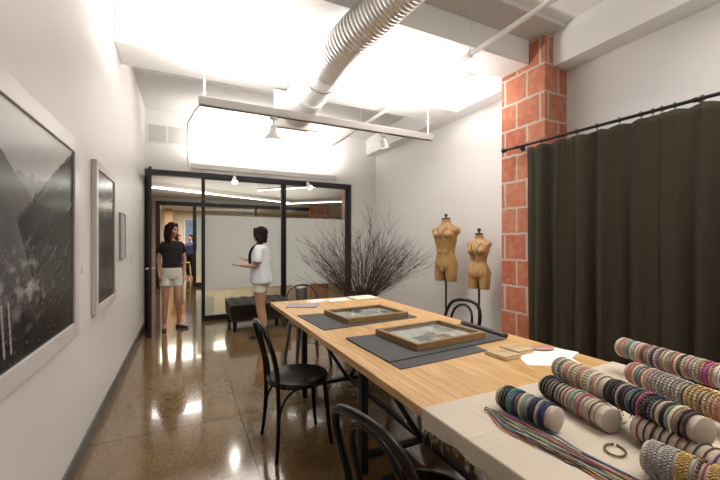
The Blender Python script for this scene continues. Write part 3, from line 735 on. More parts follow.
def proto_mesh(kind):
    if kind in PROTO: return PROTO[kind]
    b = MB(); m0 = M['linen']
    if kind == 'thin': b.tube(ring_pts(TR+.0030, 36), .0022, 6, closed=True)
    elif kind == 'cord': b.tube(ring_pts(TR+.0044, 48, .0012), [.0036+.0006*math.sin(k*2.1) for k in range(48)], 7, closed=True)
    elif kind == 'woven': b.tube(ring_pts(TR+.0042, 60), [.0033+.0008*(k % 2) for k in range(60)], 6, closed=True, flat=(1.0,1.25))
    elif kind == 'beaded':
        for k in range(26):
            a = 2*PI*k/26; b.ell((0,(TR+.005)*math.cos(a),(TR+.005)*math.sin(a)), (.0046,.0046,.0046), 7, 5)
    elif kind == 'wrap':
        for j in range(3): b.tube(ring_pts(TR+.0036, 36, .0005), .0019, 6, closed=True); pass
        n = 36*6; vs = []
        for i, (x, y, z) in enumerate(b.v): vs.append(((i//n-1)*.0034+x, y, z))
        b.v = vs
    elif kind == 'cuff':
        for j in range(5):
            rr = .0030 if j % 2 else .0042
            for k in range(34):
                a = 2*PI*(k+.5*(j % 2))/34; b.ell(((j-2)*.0048, (TR+.0045)*math.cos(a), (TR+.0045)*math.sin(a)), (rr,rr*.8,rr*.8), 6, 4)
    elif kind == 'oldcuff':
        b.lathe([(TR+.002,-.011),(TR+.0055,-.011),(TR+.0065,-.004),(TR+.0055,.0),(TR+.0065,.004),(TR+.0055,.011),(TR+.002,.011),(TR+.0015,0)], 40, axis='x')
        b.f = b.f[:-2]; b.m = b.m[:-2]
        for k in range(40): b.f.append((7*40+k, 7*40+(k+1) % 40, (k+1) % 40, k)); b.m.append(0)
    me = b.mesh('bracelet', m0, 180); PROTO[kind] = me; return me
tail_me = None
def tail_mesh():
    global tail_me
    if tail_me is None:
        b = MB()
        for s in (-1, 1): b.tube([(0,0,0),(.002*s,.001,-.006),(.005*s,.002*s,-.016)], .0012, 5)
        b.ell((.005,.002,-.018), (.0022,.0022,.003), 6, 5)
        tail_me = b.mesh('cord_tail', M['linen'], 180)
    return tail_me
def ordw(n): return ordn[n-1] if n <= 13 else '%d%s' % (n, 'st' if n % 10 == 1 and n != 11 else 'nd' if n % 10 == 2 and n != 12 else 'rd' if n % 10 == 3 and n != 13 else 'th')
def roll_stand(label, phrase, a, b_, items, raised, tails=0.):
    """items: list of (colour, kind, s) with s the distance from the far end"""
    a = Vector(a); b_ = Vector(b_); d = (b_-a); Ln = d.length; ang = math.atan2(d.y, d.x)
    t = thing('bracelet_roll', label, 'bracelet display roll', a, ang, 'linen bracelet rolls'); t.rotation_euler = (0, -math.asin(d.z/Ln), ang)
    obj('tube', MB().lathe([(TR,0.004),(TR,Ln-.004)], 32, axis='x'), M['tubelinen'], t)
    for x, s in ((0, -1), (Ln, 1)):
        obj('end_cap', MB().lathe([(TR+.0005, x-s*.006), (TR+.0005, x), (TR-.002, x+s*.002), (.01, x+s*.0025)][::s], 32, axis='x'), M['tubelinen'], t)
    if raised:
        for f in ((.5,) if Ln < .52 else (.40,)):
            zt_ = a.z + d.z*f - (TZ+.007); sd = obj('stand', MB().lathe([(.068,-zt_),(.068,-zt_+.005),(.060,-zt_+.009),(.018,-zt_+.014),(.013,-zt_+.03),(.013,-TR-.002)], 24, (Ln*f,0,0)), M['tubelinen'], t, 50)
    dn = d.normalized()
    for k, (c, kind, s) in enumerate(items):
        o = bpy.data.objects.new('bracelet', proto_mesh(kind)); C.objects.link(o)
        o.material_slots[0].link = 'OBJECT'; o.material_slots[0].material = bmat(c)
        o.location = a + dn*s; o.rotation_euler = (random.uniform(0, 6.28) if raised == 9 else 0, -math.asin(d.z/Ln), ang + random.uniform(-.02, .02))
        tag(o, '%s %s bracelet, %s from far end of %s' % (c, {'thin':'thin cord','cord':'braided','woven':'flat woven','beaded':'beaded','wrap':'triple wrapped','cuff':'wide cuff'}[kind], ordw(k+1), phrase), 'bracelet', 'bracelets on ' + phrase)
        if random.random() < tails:
            q = bpy.data.objects.new('cord_tail', tail_mesh()); C.objects.link(q); q.parent = o
            q.location = (0, -.012 if math.cos(ang) < 0 else .012, -TR-.004); q.material_slots[0].link = 'OBJECT'; q.material_slots[0].material = bmat(c)
def seq(cols, L0, L1, kinds, seed):
    rnd = random.Random(seed); n = len(cols); out = []
    for i, c in enumerate(cols):
        k = None
        if isinstance(c, tuple): c, k = c
        out.append((c, k or rnd.choice(kinds), L0+(L1-L0)*(i+.5)/n))
    return out
zl = TZ+.0065+.0455
# low rolls
roll_stand('shortest linen roll with teal and navy bracelets, beside coloured cords', 'the shortest roll', (1.062,.965,zl), (1.074,.755,zl),
    seq([('charcoal','thin'),'black',('black','woven'),('teal','woven'),('teal','beaded'),('navy','woven'),('charcoal','thin'),('cream','cord'),('green','cord'),('grey','thin'),('navy','wrap'),('black','woven'),('lilac grey','cord'),('navy','wrap'),('navy','woven')], .010, .192, ['cord','woven'], 1), 0)
roll_stand('low linen roll with sparse bracelets, second from the table edge', 'the sparse second roll', (1.303,.962,zl), (1.226,.675,zl),
    seq([('black','woven'),('black','cord'),('charcoal','woven'),('black','thin'),('black','cord'),('charcoal','thin'),('dark brown','thin'),('red','thin'),('grey','thin'),('green','cord'),('tan','thin'),('magenta','cord'),('tan','thin'),('cream','thin'),('bronze','thin'),('silver','thin')], .012, .275, ['cord'], 2), 0)
c3 = ['tan','grey','cream','teal','tan','cream','dusty pink','tan','cream','tan','yellow','cream','tan','dusty pink','cream','yellow','cream','white','dusty pink','tan','cream']
c3b = [('black','wrap'),'charcoal',('black','woven'),'dark brown','grey',('black','wrap'),'dark brown',('blue','thin'),'black',('charcoal','woven'),('magenta','cord'),('black','beaded'),('black','wrap'),('navy','beaded'),('dark brown','thin'),('cream','thin'),('black','wrap'),('green','thin'),'cream',('tan','thin'),('black','cord'),'dark brown']
roll_stand('longest raised linen roll across the middle of the cloth', 'the middle raised roll', (1.402,.975,TZ+.103), (1.243,.452,TZ+.116),
    seq(c3, .008, .235, ['beaded','cord','woven'], 3)+seq(c3b, .26, .530, ['cord','woven'], 33), 1, .16)
cc = ['cream','dusty pink','tan','grey','teal','cream','lilac grey','cream','dusty pink','brown','grey','tan','navy','cream','purple','tan','cream','grey','coral','cream','charcoal','cream','dusty pink','lilac grey','cream','tan','magenta','magenta','dusty pink','cream','white','dusty pink','tan','coral']
roll_stand('rearmost raised linen roll packed with bracelets beside the curtain', 'the rearmost raised roll', (1.873,.99,TZ+.125), (1.765,.52,TZ+.125), seq(cc, .006, .46, ['woven','cord','beaded','wrap'], 4), 1, .15)
c5 = [('dusty pink','cord'),('coral','cord'),('cream','woven'),('teal','cord'),('red','thin'),('cream','beaded'),('dusty pink','beaded'),('grey','beaded'),('lilac grey','beaded'),('silver','beaded'),('grey','beaded'),('silver','beaded'),('silver','beaded'),('grey','beaded'),('silver','beaded'),('charcoal','thin'),('gold','beaded'),('gold','beaded'),('gold','beaded'),('brown','thin'),('gold','beaded'),('gold','beaded'),('coral','beaded'),('coral','wrap'),('brown','beaded')]
roll_stand('raised linen roll with silver and gold beaded bracelets, right edge', 'the silver and gold roll', (1.665,.838,TZ+.085), (1.54,.47,TZ+.085), seq(c5, .008, .375, ['beaded'], 5), 1)
roll_stand('low linen roll with thin dark cord bracelets at right edge', 'the thin-cord roll', (1.268,.617,zl), (1.20,.345,zl),
    seq([('red','thin'),('dark brown','thin'),('dark brown','cord'),('charcoal','thin'),('dark brown','thin'),('red','thin'),('bronze','thin'),('charcoal','thin'),('brown','thin'),('purple','thin'),('dark brown','thin')], .012, .25, ['thin'], 6), 0)
roll_stand('nearest linen roll with metal cuff bracelets at the bottom right', 'the nearest cuff roll', (1.110,.524,zl), (1.125,.30,zl),
    [('silver','cuff',.02),('silver','cuff',.052),('gold','cuff',.083),('grey','thin',.102),('brown','beaded',.112),('red','thin',.122),('gold','cuff',.142),('gold','beaded',.162),('cream','thin',.182),('gold','beaded',.20)], 0)
# bangle lying on the cloth
bg = thing('bangle', 'dark bronze open bangle lying alone on the linen', 'bracelet', (1.137,.617,TZ+.0078), .5)
obj('band', MB().tube([(.034*math.cos(a), .026*math.sin(a), .003) for a in [.25+i*(2*PI-.5)/40 for i in range(41)]], .0030, 8, round_ends=True, flat=(1,1)), bmat('bronze'), bg, smooth=180)
for s in (.25, -.25): obj('end_bead', MB().ell((.034*math.cos(s), .026*math.sin(s), .0035), (.0045,.0045,.004), 10, 7), bmat('bronze'), bg)

# bundle of coloured cords
t = thing('cord_bundle', 'bundle of many coloured leather cords trailing beside shortest bracelet roll', 'cord bundle', (.99,.965,TZ+.0082))
cn = ['coral','dark brown','green','charcoal','yellow','blue','black','coral','tan','purple','black','green','navy','yellow','magenta','charcoal','teal','tan','grey','coral','lilac grey','charcoal','green','blue']
rnd = random.Random(12)
for k, c in enumerate(cn):
    o0 = (k/len(cn)-.5); pts = []; ph = rnd.uniform(0, 6.28); spread = o0*.105+rnd.uniform(-.012, .012); w2 = rnd.uniform(.004, .014)
    for i in range(30):
        f = i/29; y = -f*(.55-rnd.random()*.0); sp = min(1, (f*5)**.8)
        x = .012*f*4*.55 + spread*sp*(1-.35*f) + w2*math.sin(f*9+ph)*sp - .012*math.sin(f*PI)
        z = .002+.0042*((k*7) % 3)/1.0 + .0012*math.sin(f*14+ph)
        pts.append((x, y, max(.0018, z)))
    if k in (0, 7):
        pts += [(pts[-1][0]-.01, -.56, .003)]
    o = obj('cord', MB().tube(pts, .0020, 6), bmat(c), t, smooth=180); o['label'] = c + ' cord'
o = obj('cord', MB().tube([(-.03+.03*math.cos(a*.35)+a*.003, -.30-.028*math.sin(a*.35)-a*.002, .003) for a in range(20)], .0016, 6), bmat('coral'), t, smooth=180); o['label'] = 'looped coral cord'
obj('tie', MB().tube([(-.012,.004,.004),(.0,.012,.010),(.012,.004,.006),(.0,-.006,.010),(-.010,.002,.005)], .0022, 6), bmat('charcoal'), t, smooth=180)

# ------------------------------------------------------------------ bentwood chairs
def bentwood(label, loc, rz):
    t = thing('bentwood_chair', label, 'chair', loc, rz, 'black bentwood chairs'); m = M['lacquer']; SH = .465
    obj('seat', MB().lathe([(.0,SH-.006),(.15,SH-.004),(.185,SH+.004),(.205,SH+.004),(.212,SH-.008),(.210,SH-.030),(.195,SH-.036),(.0,SH-.03)][::-1], 48), m, t, 60)
    # outer hoop of the back
    H = []
    for s in (-1, 1):
        side = [(-.185, s*.165, SH-.03), (-.195, s*.178, .56), (-.222, s*.188, .68), (-.250, s*.176, .77)]
        H.append(side)
    hoop = H[0]+[(-.272, -.125, .838), (-.282, 0, .862), (-.272, .125, .838)]+H[1][::-1]
    obj('back_hoop', MB().tube(smooth_path(hoop), .0145, 12, round_ends=True), m, t, 180)
    inner = [(-.175,-.10,SH-.01),(-.186,-.108,.55),(-.212,-.118,.66),(-.243,-.088,.775),(-.258,0,.822),(-.243,.088,.775),(-.212,.118,.66),(-.186,.108,.55),(-.175,.10,SH-.01)]
    obj('inner_hoop', MB().tube(smooth_path(inner), .0105, 10, round_ends=True), m, t, 180)
    for s in (-1, 1):
        obj('leg', MB().tube(smooth_path([(-.185,s*.165,SH-.02),(-.183,s*.17,.30),(-.192,s*.185,.12),(-.205,s*.20,0)]), [.0145]*9+[.0145-.0002*i for i in range(16)], 12), m, t, 180)
        obj('leg', MB().tube(smooth_path([(.150,s*.118,SH-.03),(.160,s*.132,.30),(.175,s*.143,.12),(.190,s*.150,0)]), [.016]*9+[.016-.0003*i for i in range(16)], 12), m, t, 180)
        br = [(-.180,s*.172,.20),(-.172,s*.166,.29),(-.13,s*.150,.37),(-.06,s*.150,.42),(.0,s*.155,SH-.034)]
        obj('brace', MB().tube(smooth_path(br), .009, 8), m, t, 180)
    return t
bentwood('black bentwood chair standing clear on the left side of table', (.71,2.44,0), math.radians(2))
c2 = dup(bpy.data.objects['bentwood_chair']); c2.location = (.745,1.02,0); c2.rotation_euler = (0,0,math.radians(12)); c2['label'] = 'black bentwood chair nearest the viewer, tucked under the table'
c3_ = dup(bpy.data.objects['bentwood_chair']); c3_.location = (2.02,2.46,0); c3_.rotation_euler = (0,0,math.radians(190)); c3_['label'] = 'black bentwood chair on far right side of table, below mannequins'

# ------------------------------------------------------------------ metal cafe chair at the table end (front faces -Y)
t = thing('metal_chair', 'gunmetal sheet metal chair at the far end of table', 'chair', (1.27,3.97,0), math.radians(3)); m = M['tolix']; SH = .47
obj('seat', MB().loft([(SH-.03,0,0,.178,.175),(SH-.004,0,0,.180,.178),(SH,0,0,.174,.172),(SH-.004,0,0,.13,.13),(SH-.006,0,0,.05,.05)], 40, 5), m, t, 50)
for sx in (-1, 1):
    for sy in (-1, 1):
        b = MB(); b.loft([(0, sx*.205, sy*.205, .013, .013), (.02, sx*.203, sy*.203, .015, .015), (SH-.02, sx*.160, sy*.158, .026, .026), (SH-.008, sx*.158, sy*.156, .02, .02)], 12, 4); obj('leg', b, m, t, 50)
path = [(-.165,.165,SH-.02),(-.185,.185,.58),(-.195,.20,.70),(-.165,.212,.80),(-.09,.222,.865),(0,.226,.882),(.09,.222,.865),(.165,.212,.80),(.195,.20,.70),(.185,.185,.58),(.165,.165,SH-.02)]
obj('back_frame', MB().tube(smooth_path(path), .0125, 10), m, t, 180)
obj('backrest_splat', MB().grid(lambda u, v: ((u-.5)*(.10+.05*v), .168+.056*v-.012*math.cos((u-.5)*3), SH-.01+.40*v), 12, 12), m, t, 180, solid=.003)
b = MB(); b.bar((-.18,-.18,.22),(.18,.18,.24), .018, .006); b.bar((.18,-.18,.22),(-.18,.18,.24), .018, .006); obj('cross_brace', b, m, t)

# ------------------------------------------------------------------ leather ottoman
ot = thing('ottoman', 'dark brown tufted leather ottoman bench against the glass', 'ottoman', (1.12,6.30,0), 0)
def cush(u, v):
    W, D = .49, .46
    x, y = (u-.5)*2, (v-.5)*2; ex = 1-abs(x)**7; ey = 1-abs(y)**7
    z = .40+.045*min(1, ex*1.0)*min(1, ey)
    tu = math.cos(x*PI*2.5)*math.cos(y*PI*2.0); z -= .022*(1-abs(tu))*min(ex, ey)
    return (x*W, y*D, z)
b = MB(); b.grid(cush, 60, 54); obj('cushion_top', b, M['leather'], ot, 180)
obj('body', MB().loft([(.16,0,0,.475,.445),(.18,0,0,.485,.455),(.30,0,0,.492,.462),(.38,0,0,.492,.462),(.405,0,0,.488,.458)], 60, 12), M['leather'], ot, 50)
b = MB()
for i in range(-2, 3):
    for j in range(-2, 3):
        x, y = i*.19, j*.18
        if abs(x) < .45 and abs(y) < .42: b.ell((x, y, .4375), (.011,.011,.006), 8, 5)
obj('tuft_buttons', b, M['leather'], ot)
for sx in (-1, 1):
    for sy in (-1, 1): obj('leg', MB().loft([(0,sx*.42,sy*.40,.022,.022),(.16,sx*.42,sy*.40,.035,.035)], 12, 6), M['lacquer'], ot)

# ------------------------------------------------------------------ pot with dry branches
PX, PY = 2.28, 4.62
p = thing('floor_pot', 'tall black round pot holding dry branches behind table', 'pot', (PX,PY,0))
obj('vessel', MB().lathe([(.02,0),(.15,0),(.165,.02),(.195,.35),(.205,.60),(.212,.655),(.205,.665),(.190,.655),(.180,.55),(.02,.52)], 40), M['pot'], p, 60)
obj('rim_band', MB().tube([(.211*math.cos(a*PI/24),.211*math.sin(a*PI/24),.652) for a in range(48)], .008, 8, closed=True), M['pot'], p, 180)
b = MB(); rnd = random.Random(21)
def twig(p_, d_, L_, r_, depth):
    n = 7; pts = [p_]; d = d_.normalized(); q = p_
    cv = Vector((rnd.uniform(-1,1), rnd.uniform(-1,1), rnd.uniform(-.5,.5)))*.10
    for i in range(n):
        d = (d + cv*.35 + Vector((rnd.gauss(0,.05), rnd.gauss(0,.05), rnd.gauss(0,.03)))).normalized(); q = q+d*(L_/n); pts.append(q)
    b.tube(pts, [r_*(1-.75*i/n) for i in range(n+1)], 4 if depth else 5)
    if depth < 2:
        k = rnd.randint(4, 7) if depth == 0 else rnd.randint(1, 3)
        for _ in range(k):
            i = rnd.randint(2, n-1); base = pts[i]; dd = (pts[i]-pts[i-1]).normalized(); side = Vector((rnd.uniform(-1,1), rnd.uniform(-1,1), rnd.uniform(-.2,.9))).normalized()
            twig(base, dd+side*.5, L_*rnd.uniform(.18,.40), r_*.5, depth+1)
for k in range(170):
    a = rnd.uniform(0, 2*PI); rr = math.sqrt(rnd.random()); tilt = rr*1.0
    d = Vector((math.cos(a)*math.sin(tilt)*1.05, math.sin(a)*math.sin(tilt)*.8, math.cos(tilt)))
    L_ = rnd.uniform(.78, 1.12)*(1.0 - .04*rr)
    if rnd.random() < .08: L_ *= 1.22
    twig(Vector((math.cos(a)*rr*.14, math.sin(a)*rr*.14, .56)), d, L_, rnd.uniform(.0028,.0052), 0)
# a few long escaping branches
for dx, dy, dz, L_ in ((-.85,.0,.62,.95),(-.80,-.2,.85,1.0),(-.8,.1,.35,.8),(.55,.0,1.25,1.22),(.5,-.1,.85,.95),(-.15,.0,1.2,1.05),(-.95,-.05,.42,.9)):
    twig(Vector((dx*.1, dy*.1, .56)), Vector((dx,dy,dz)), L_, .0048, 0)
tw = obj('branch_bundle', b, M['twig'], None, 180, loc=(PX,PY,0)); tag(tw, 'spreading bundle of bare dry brown branches in black pot', 'dry branches', kind='stuff')

# ------------------------------------------------------------------ people helpers
def limb(b, pts, rs): b.tube(smooth_path(pts, 5), [rs[min(len(rs)-1, int(i/5))]*(1-(i % 5)/5)+rs[min(len(rs)-1, int(i/5)+1)]*((i % 5)/5) for i in range((len(pts)-1)*5+1)], 14, round_ends=True)
def hand(b, w, d, nrm, thumb, curl=.25, s=1.0):
    """palm + five fingers; w wrist, d pointing direction, nrm palm normal, thumb side vector"""
    w = Vector(w); d = Vector(d).normalized(); th = Vector(thumb); th = (th-d*th.dot(d)).normalized(); nr = Vector(nrm); nr = (nr-d*nr.dot(d)-th*nr.dot(th)).normalized()
    Rm = Matrix((th, nr, d)).transposed()
    b.ell(w+d*.045*s, (.038*s, .015*s, .052*s), 12, 8, Rm)
    for k, (off, ln) in enumerate([(.026,.070),(.009,.080),(-.008,.074),(-.024,.058)]):
        p_ = w+d*.075*s+th*off*s; q = p_; pts = [p_-d*.02*s]; dd = d + th*off*1.5
        for j in range(4):
            pts.append(q); dd = (dd + nr*curl*(.5+.35*j*.6)).normalized(); q = q+dd*ln*s/3.6
        b.tube(pts, [.0085*s,.0085*s,.008*s,.0075*s,.0068*s][:len(pts)], 8, round_ends=True)
    p_ = w+d*.022*s+th*.026*s
    b.tube([p_-th*.012*s, p_+th*.020*s+d*.022*s, p_+th*.030*s+d*.048*s+nr*.008*s, p_+th*.032*s+d*.066*s+nr*.012*s], [.013*s,.0105*s,.009*s,.0075*s], 8, round_ends=True)
def head(b, c, yaw, s=1.0):
    Rm = Matrix.Rotation(yaw, 3, 'Z'); c = Vector(c)
    def at(x, y, z): return c + Rm @ Vector((x*s, y*s, z*s))
    b.ell(at(0,.012,.025), (.074*s,.092*s,.090*s), 18, 12, Rm)          # skull
    b.ell(at(0,-.030,-.030), (.058*s,.058*s,.078*s), 16, 12, Rm)         # face
    b.ell(at(0,-.052,-.088), (.028*s,.026*s,.022*s), 12, 8, Rm)          # chin
    b.ell(at(0,-.090,-.022), (.011*s,.015*s,.022*s), 10, 8, Rm)          # nose
    b.ell(at(0,-.098,-.034), (.013*s,.012*s,.010*s), 10, 8, Rm)
    for q in (-1, 1):
        b.ell(at(q*.040,-.062,-.034), (.022*s,.020*s,.022*s), 10, 8, Rm) # cheek
        b.ell(at(q*.074,.010,-.012), (.010*s,.020*s,.030*s), 10, 8, Rm)  # ear
        b.ell(at(q*.028,-.074,.022), (.026*s,.016*s,.009*s), 10, 8, Rm)  # brow
    return at, Rm
def face(root, at, Rm, s=1.0):
    b = MB()
    for q in (-1, 1): b.ell(at(q*.027,-.084,.001), (.0125*s,.007*s,.0075*s), 12, 8, Rm)
    obj('eyes', b, M['eye'], root)
    b = MB(); b.ell(at(0,-.087,-.060), (.022*s,.009*s,.0075*s), 12, 8, Rm); obj('lips', b, M['lip'], root)
def shoe(b, ank, yaw, s=1., high=.0):
    Rm = Matrix.Rotation(yaw, 3, 'Z'); a = Vector((ank[0], ank[1], 0))
    def at(x, y, z): return a + Rm @ Vector((x, y, z))
    b.tube([at(0,.045,.034), at(0,0,.036), at(0,-.07,.030), at(.002,-.125,.024), at(.003,-.165,.020)], [.030,.033,.034,.036,.028], 14, round_ends=True, flat=(.85,1.05))
    b.tube([at(0,.05,.012), at(0,-.06,.012), at(0,-.165,.012)], [.030,.036,.030], 14, round_ends=True, flat=(.40,1.05))
    if high: b.tube([at(0,.01,.03), at(0,.012,.08), at(0,.012,.03+high)], [.036,.040,.045], 14)

# ---- woman in the doorway, facing the camera, head turned to her left (image right)
def person_door():
    t = thing('person', 'woman in black top and white crochet shorts standing in open doorway', 'person', (-.19,6.50,0), math.radians(8)); t.scale = (.86,.92,1)
    b = MB()
    b.loft([(.80,0,.005,.135,.095),(.86,0,.008,.160,.112),(.93,0,.008,.165,.112),(1.0,0,.0,.145,.095),(1.08,0,-.004,.125,.085),(1.18,0,-.006,.138,.095),(1.27,0,-.01,.152,.105),(1.34,0,0,.155,.090),(1.39,0,.01,.125,.070),(1.43,0,.014,.07,.055)], 26)
    b.tube([(0,.018,1.38),(.004,.005,1.45),(.008,-.006,1.52)], [.058,.048,.050], 14, round_ends=True)
    limb(b, [(-.085,.005,.88),(-.105,-.012,.66),(-.110,-.020,.47),(-.118,.010,.30),(-.120,.02,.075)], [.088,.078,.054,.052,.034])
    limb(b, [(.085,.005,.88),(.110,-.030,.66),(.105,-.055,.47),(.125,.0,.30),(.13,.03,.075)], [.088,.078,.054,.052,.034])
    limb(b, [(-.150,.01,1.355),(-.190,.025,1.24),(-.212,.03,1.10),(-.205,.005,.97),(-.198,-.03,.86)], [.052,.044,.037,.033,.024])
    limb(b, [(.150,.01,1.355),(.190,.025,1.24),(.215,.03,1.10),(.212,.0,.97),(.200,-.04,.86)], [.052,.044,.037,.033,.024])
    hand(b, (-.198,-.03,.86), (.02,-.12,-1), (1,.2,0), (.2,-1,0), .22)
    hand(b, (.200,-.04,.86), (-.03,-.14,-1), (-1,.2,0), (-.2,-1,0), .22)
    for x, y, yw in ((-.12,.02,-.15),(.13,.03,.75)):
        Rm = Matrix.Rotation(yw, 3, 'Z'); a = Vector((x, y, 0)); b.tube([a+Vector((0,0,.06)), a+Rm@Vector((0,-.06,.04)), a+Rm@Vector((0,-.15,.025))], [.036,.034,.026], 12, round_ends=True)
    at, Rm = head(b, (.010,-.012,1.59), .80)
    obj('body', fuse(b, .0075, M['skin'], 'body', 2), M['skin'], t); face(t, at, Rm)
    h = MB()
    h.ell(at(0,.022,.045), (.086,.098,.086), 18, 12, Rm)
    for q in (-1, 1):
        h.tube([at(q*.045,-.052,.085), at(q*.082,-.02,.02), at(q*.088,.0,-.08), at(q*.085,.0,-.17), at(q*.075,.01,-.26)], [.026,.036,.040,.038,.020], 12, round_ends=True)
    h.tube([at(0,.085,.03), at(0,.095,-.08), at(0,.085,-.18), at(0,.08,-.28)], [.070,.075,.070,.035], 14, round_ends=True)
    obj('hair', fuse(h, .008, M['hair1'], 'hair', 3), M['hair1'], t)
    s = MB()
    s.loft([(.985,0,.0,.168,.120),(1.02,0,0,.170,.122),(1.10,0,-.004,.158,.115),(1.20,0,-.008,.165,.122),(1.29,0,-.012,.172,.125),(1.35,0,0,.172,.108),(1.395,0,.008,.135,.085),(1.415,0,.012,.10,.070)], 26)
    for q in (-1, 1): s.tube([(q*.12,.01,1.375),(q*.164,.014,1.335),(q*.198,.022,1.26),(q*.214,.026,1.225)], [.056,.058,.056,.055], 14)
    obj('top', fuse(s, .009, M['blackcloth'], 'top', 3), M['blackcloth'], t)
    s = MB()
    s.loft([(.80,0,.006,.150,.115),(.86,0,.008,.176,.128),(.93,0,.008,.178,.126),(1.0,0,.0,.160,.110),(1.01,0,0,.150,.10)], 26)
    for q in (-1, 1): s.tube([(q*.085,.004,.86),(q*.095,-.004,.78),(q*.103,-.010,.69)], [.100,.102,.106], 16)
    obj('shorts', fuse(s, .009, M['whitecloth'], 'shorts', 2), M['whitecloth'], t)
    for x, y, yw in ((-.12,.02,-.15),(.13,.03,.75)):
        s = MB(); shoe(s, (x, y), yw); obj('shoe', s, M['shoe'], t, 180)
    return t
person_door()

# ---- woman gesturing, seen from her left side
def person_talking():
    t = thing('person', 'woman in pale loose top and dark ankle boots gesturing beside ottoman', 'person', (1.0,5.38,0), math.radians(-118))
    b = MB(); s_ = .955
    b.loft([(.78,0,.01,.130,.100),(.83,0,.014,.150,.115),(.89,0,.014,.155,.112),(.96,0,.004,.138,.092),(1.03,0,0,.120,.082),(1.13,0,-.006,.132,.092),(1.21,0,-.012,.142,.100),(1.28,0,0,.146,.088),(1.33,0,.01,.120,.070),(1.37,0,.014,.066,.054)], 26)
    b.tube([(0,.018,1.32),(0,.006,1.39),(0,-.006,1.46)], [.055,.046,.048], 14, round_ends=True)
    limb(b, [(-.080,.01,.84),(-.082,-.005,.62),(-.078,-.01,.45),(-.078,.018,.28),(-.078,.03,.08)], [.084,.072,.050,.048,.034])
    limb(b, [(.080,.01,.84),(.082,.01,.62),(.078,.01,.45),(.078,.04,.28),(.078,.055,.08)], [.084,.072,.050,.048,.034])
    # arms: upper arms down, forearms forward, palms up
    limb(b, [(-.142,.01,1.295),(-.175,.015,1.20),(-.185,.01,1.075),(-.165,-.11,1.09),(-.140,-.235,1.125)], [.048,.042,.036,.031,.023])
    limb(b, [(.142,.01,1.295),(.175,.015,1.20),(.185,.00,1.065),(.170,-.12,1.055),(.150,-.245,1.065)], [.048,.042,.036,.031,.023])
    hand(b, (-.140,-.235,1.125), (.10,-1,.25), (.2,.2,1), (-1,0,.1), .18, .95)
    hand(b, (.150,-.245,1.065), (-.1,-1,-.02), (-.2,.2,1), (1,0,.1), .18, .95)
    at, Rm = head(b, (.0,-.012,1.50), -.12, .97)
    obj('body', fuse(b, .0075, M['skin2'], 'body', 2), M['skin2'], t); face(t, at, Rm, .97)
    h = MB()
    h.ell(at(0,.024,.040), (.088,.102,.090), 18, 12, Rm)
    for q in (-1, 1): h.tube([at(q*.05,-.050,.080), at(q*.080,-.028,.02), at(q*.082,.01,-.05), at(q*.05,.06,-.09)], [.028,.038,.042,.035], 12, round_ends=True)
    h.ell(at(0,.055,-.035), (.075,.062,.080), 16, 10, Rm)
    # long braid brought forward over her left shoulder
    br = [at(.055,.045,-.09), Vector((.085,.01,1.37)), Vector((.105,-.075,1.30)), Vector((.105,-.118,1.21)), Vector((.10,-.125,1.12)), Vector((.098,-.125,1.05))]
    pp = smooth_path(br, 8); h.tube(pp, [.036-.018*i/len(pp)+.004*math.sin(i*1.6) for i in range(len(pp))], 12, round_ends=True)
    obj('hair', fuse(h, .008, M['hair2'], 'hair', 3), M['hair2'], t)
    s = MB()
    s.loft([(.80,0,.012,.196,.160),(.86,0,.012,.192,.155),(1.0,0,.0,.170,.130),(1.12,0,-.008,.160,.120),(1.22,0,-.014,.162,.120),(1.29,0,0,.160,.104),(1.335,0,.008,.130,.085),(1.355,0,.012,.095,.068)], 26)
    for q in (-1, 1): s.tube([(q*.11,.01,1.318),(q*.160,.014,1.275),(q*.192,.018,1.19),(q*.205,.012,1.105)], [.060,.066,.070,.072], 14)
    obj('top', fuse(s, .009, M['whitetop'], 'top', 3), M['whitetop'], t)
    s = MB(); s.loft([(.75,0,.012,.140,.118),(.83,0,.014,.166,.130),(.89,0,.014,.168,.126),(.93,0,.01,.155,.11)], 26)
    for q in (-1, 1): s.tube([(q*.080,.010,.83),(q*.082,.006,.74),(q*.083,.003,.665)], [.094,.095,.097], 16)
    obj('shorts', fuse(s, .009, M['palepink'], 'shorts', 2), M['palepink'], t)
    for x, y, yw in ((-.078,.03,-.05),(.078,.055,.1)):
        s = MB(); shoe(s, (x, y), yw, high=.12); obj('boot', s, M['boot'], t, 180)
    return t
person_talking()

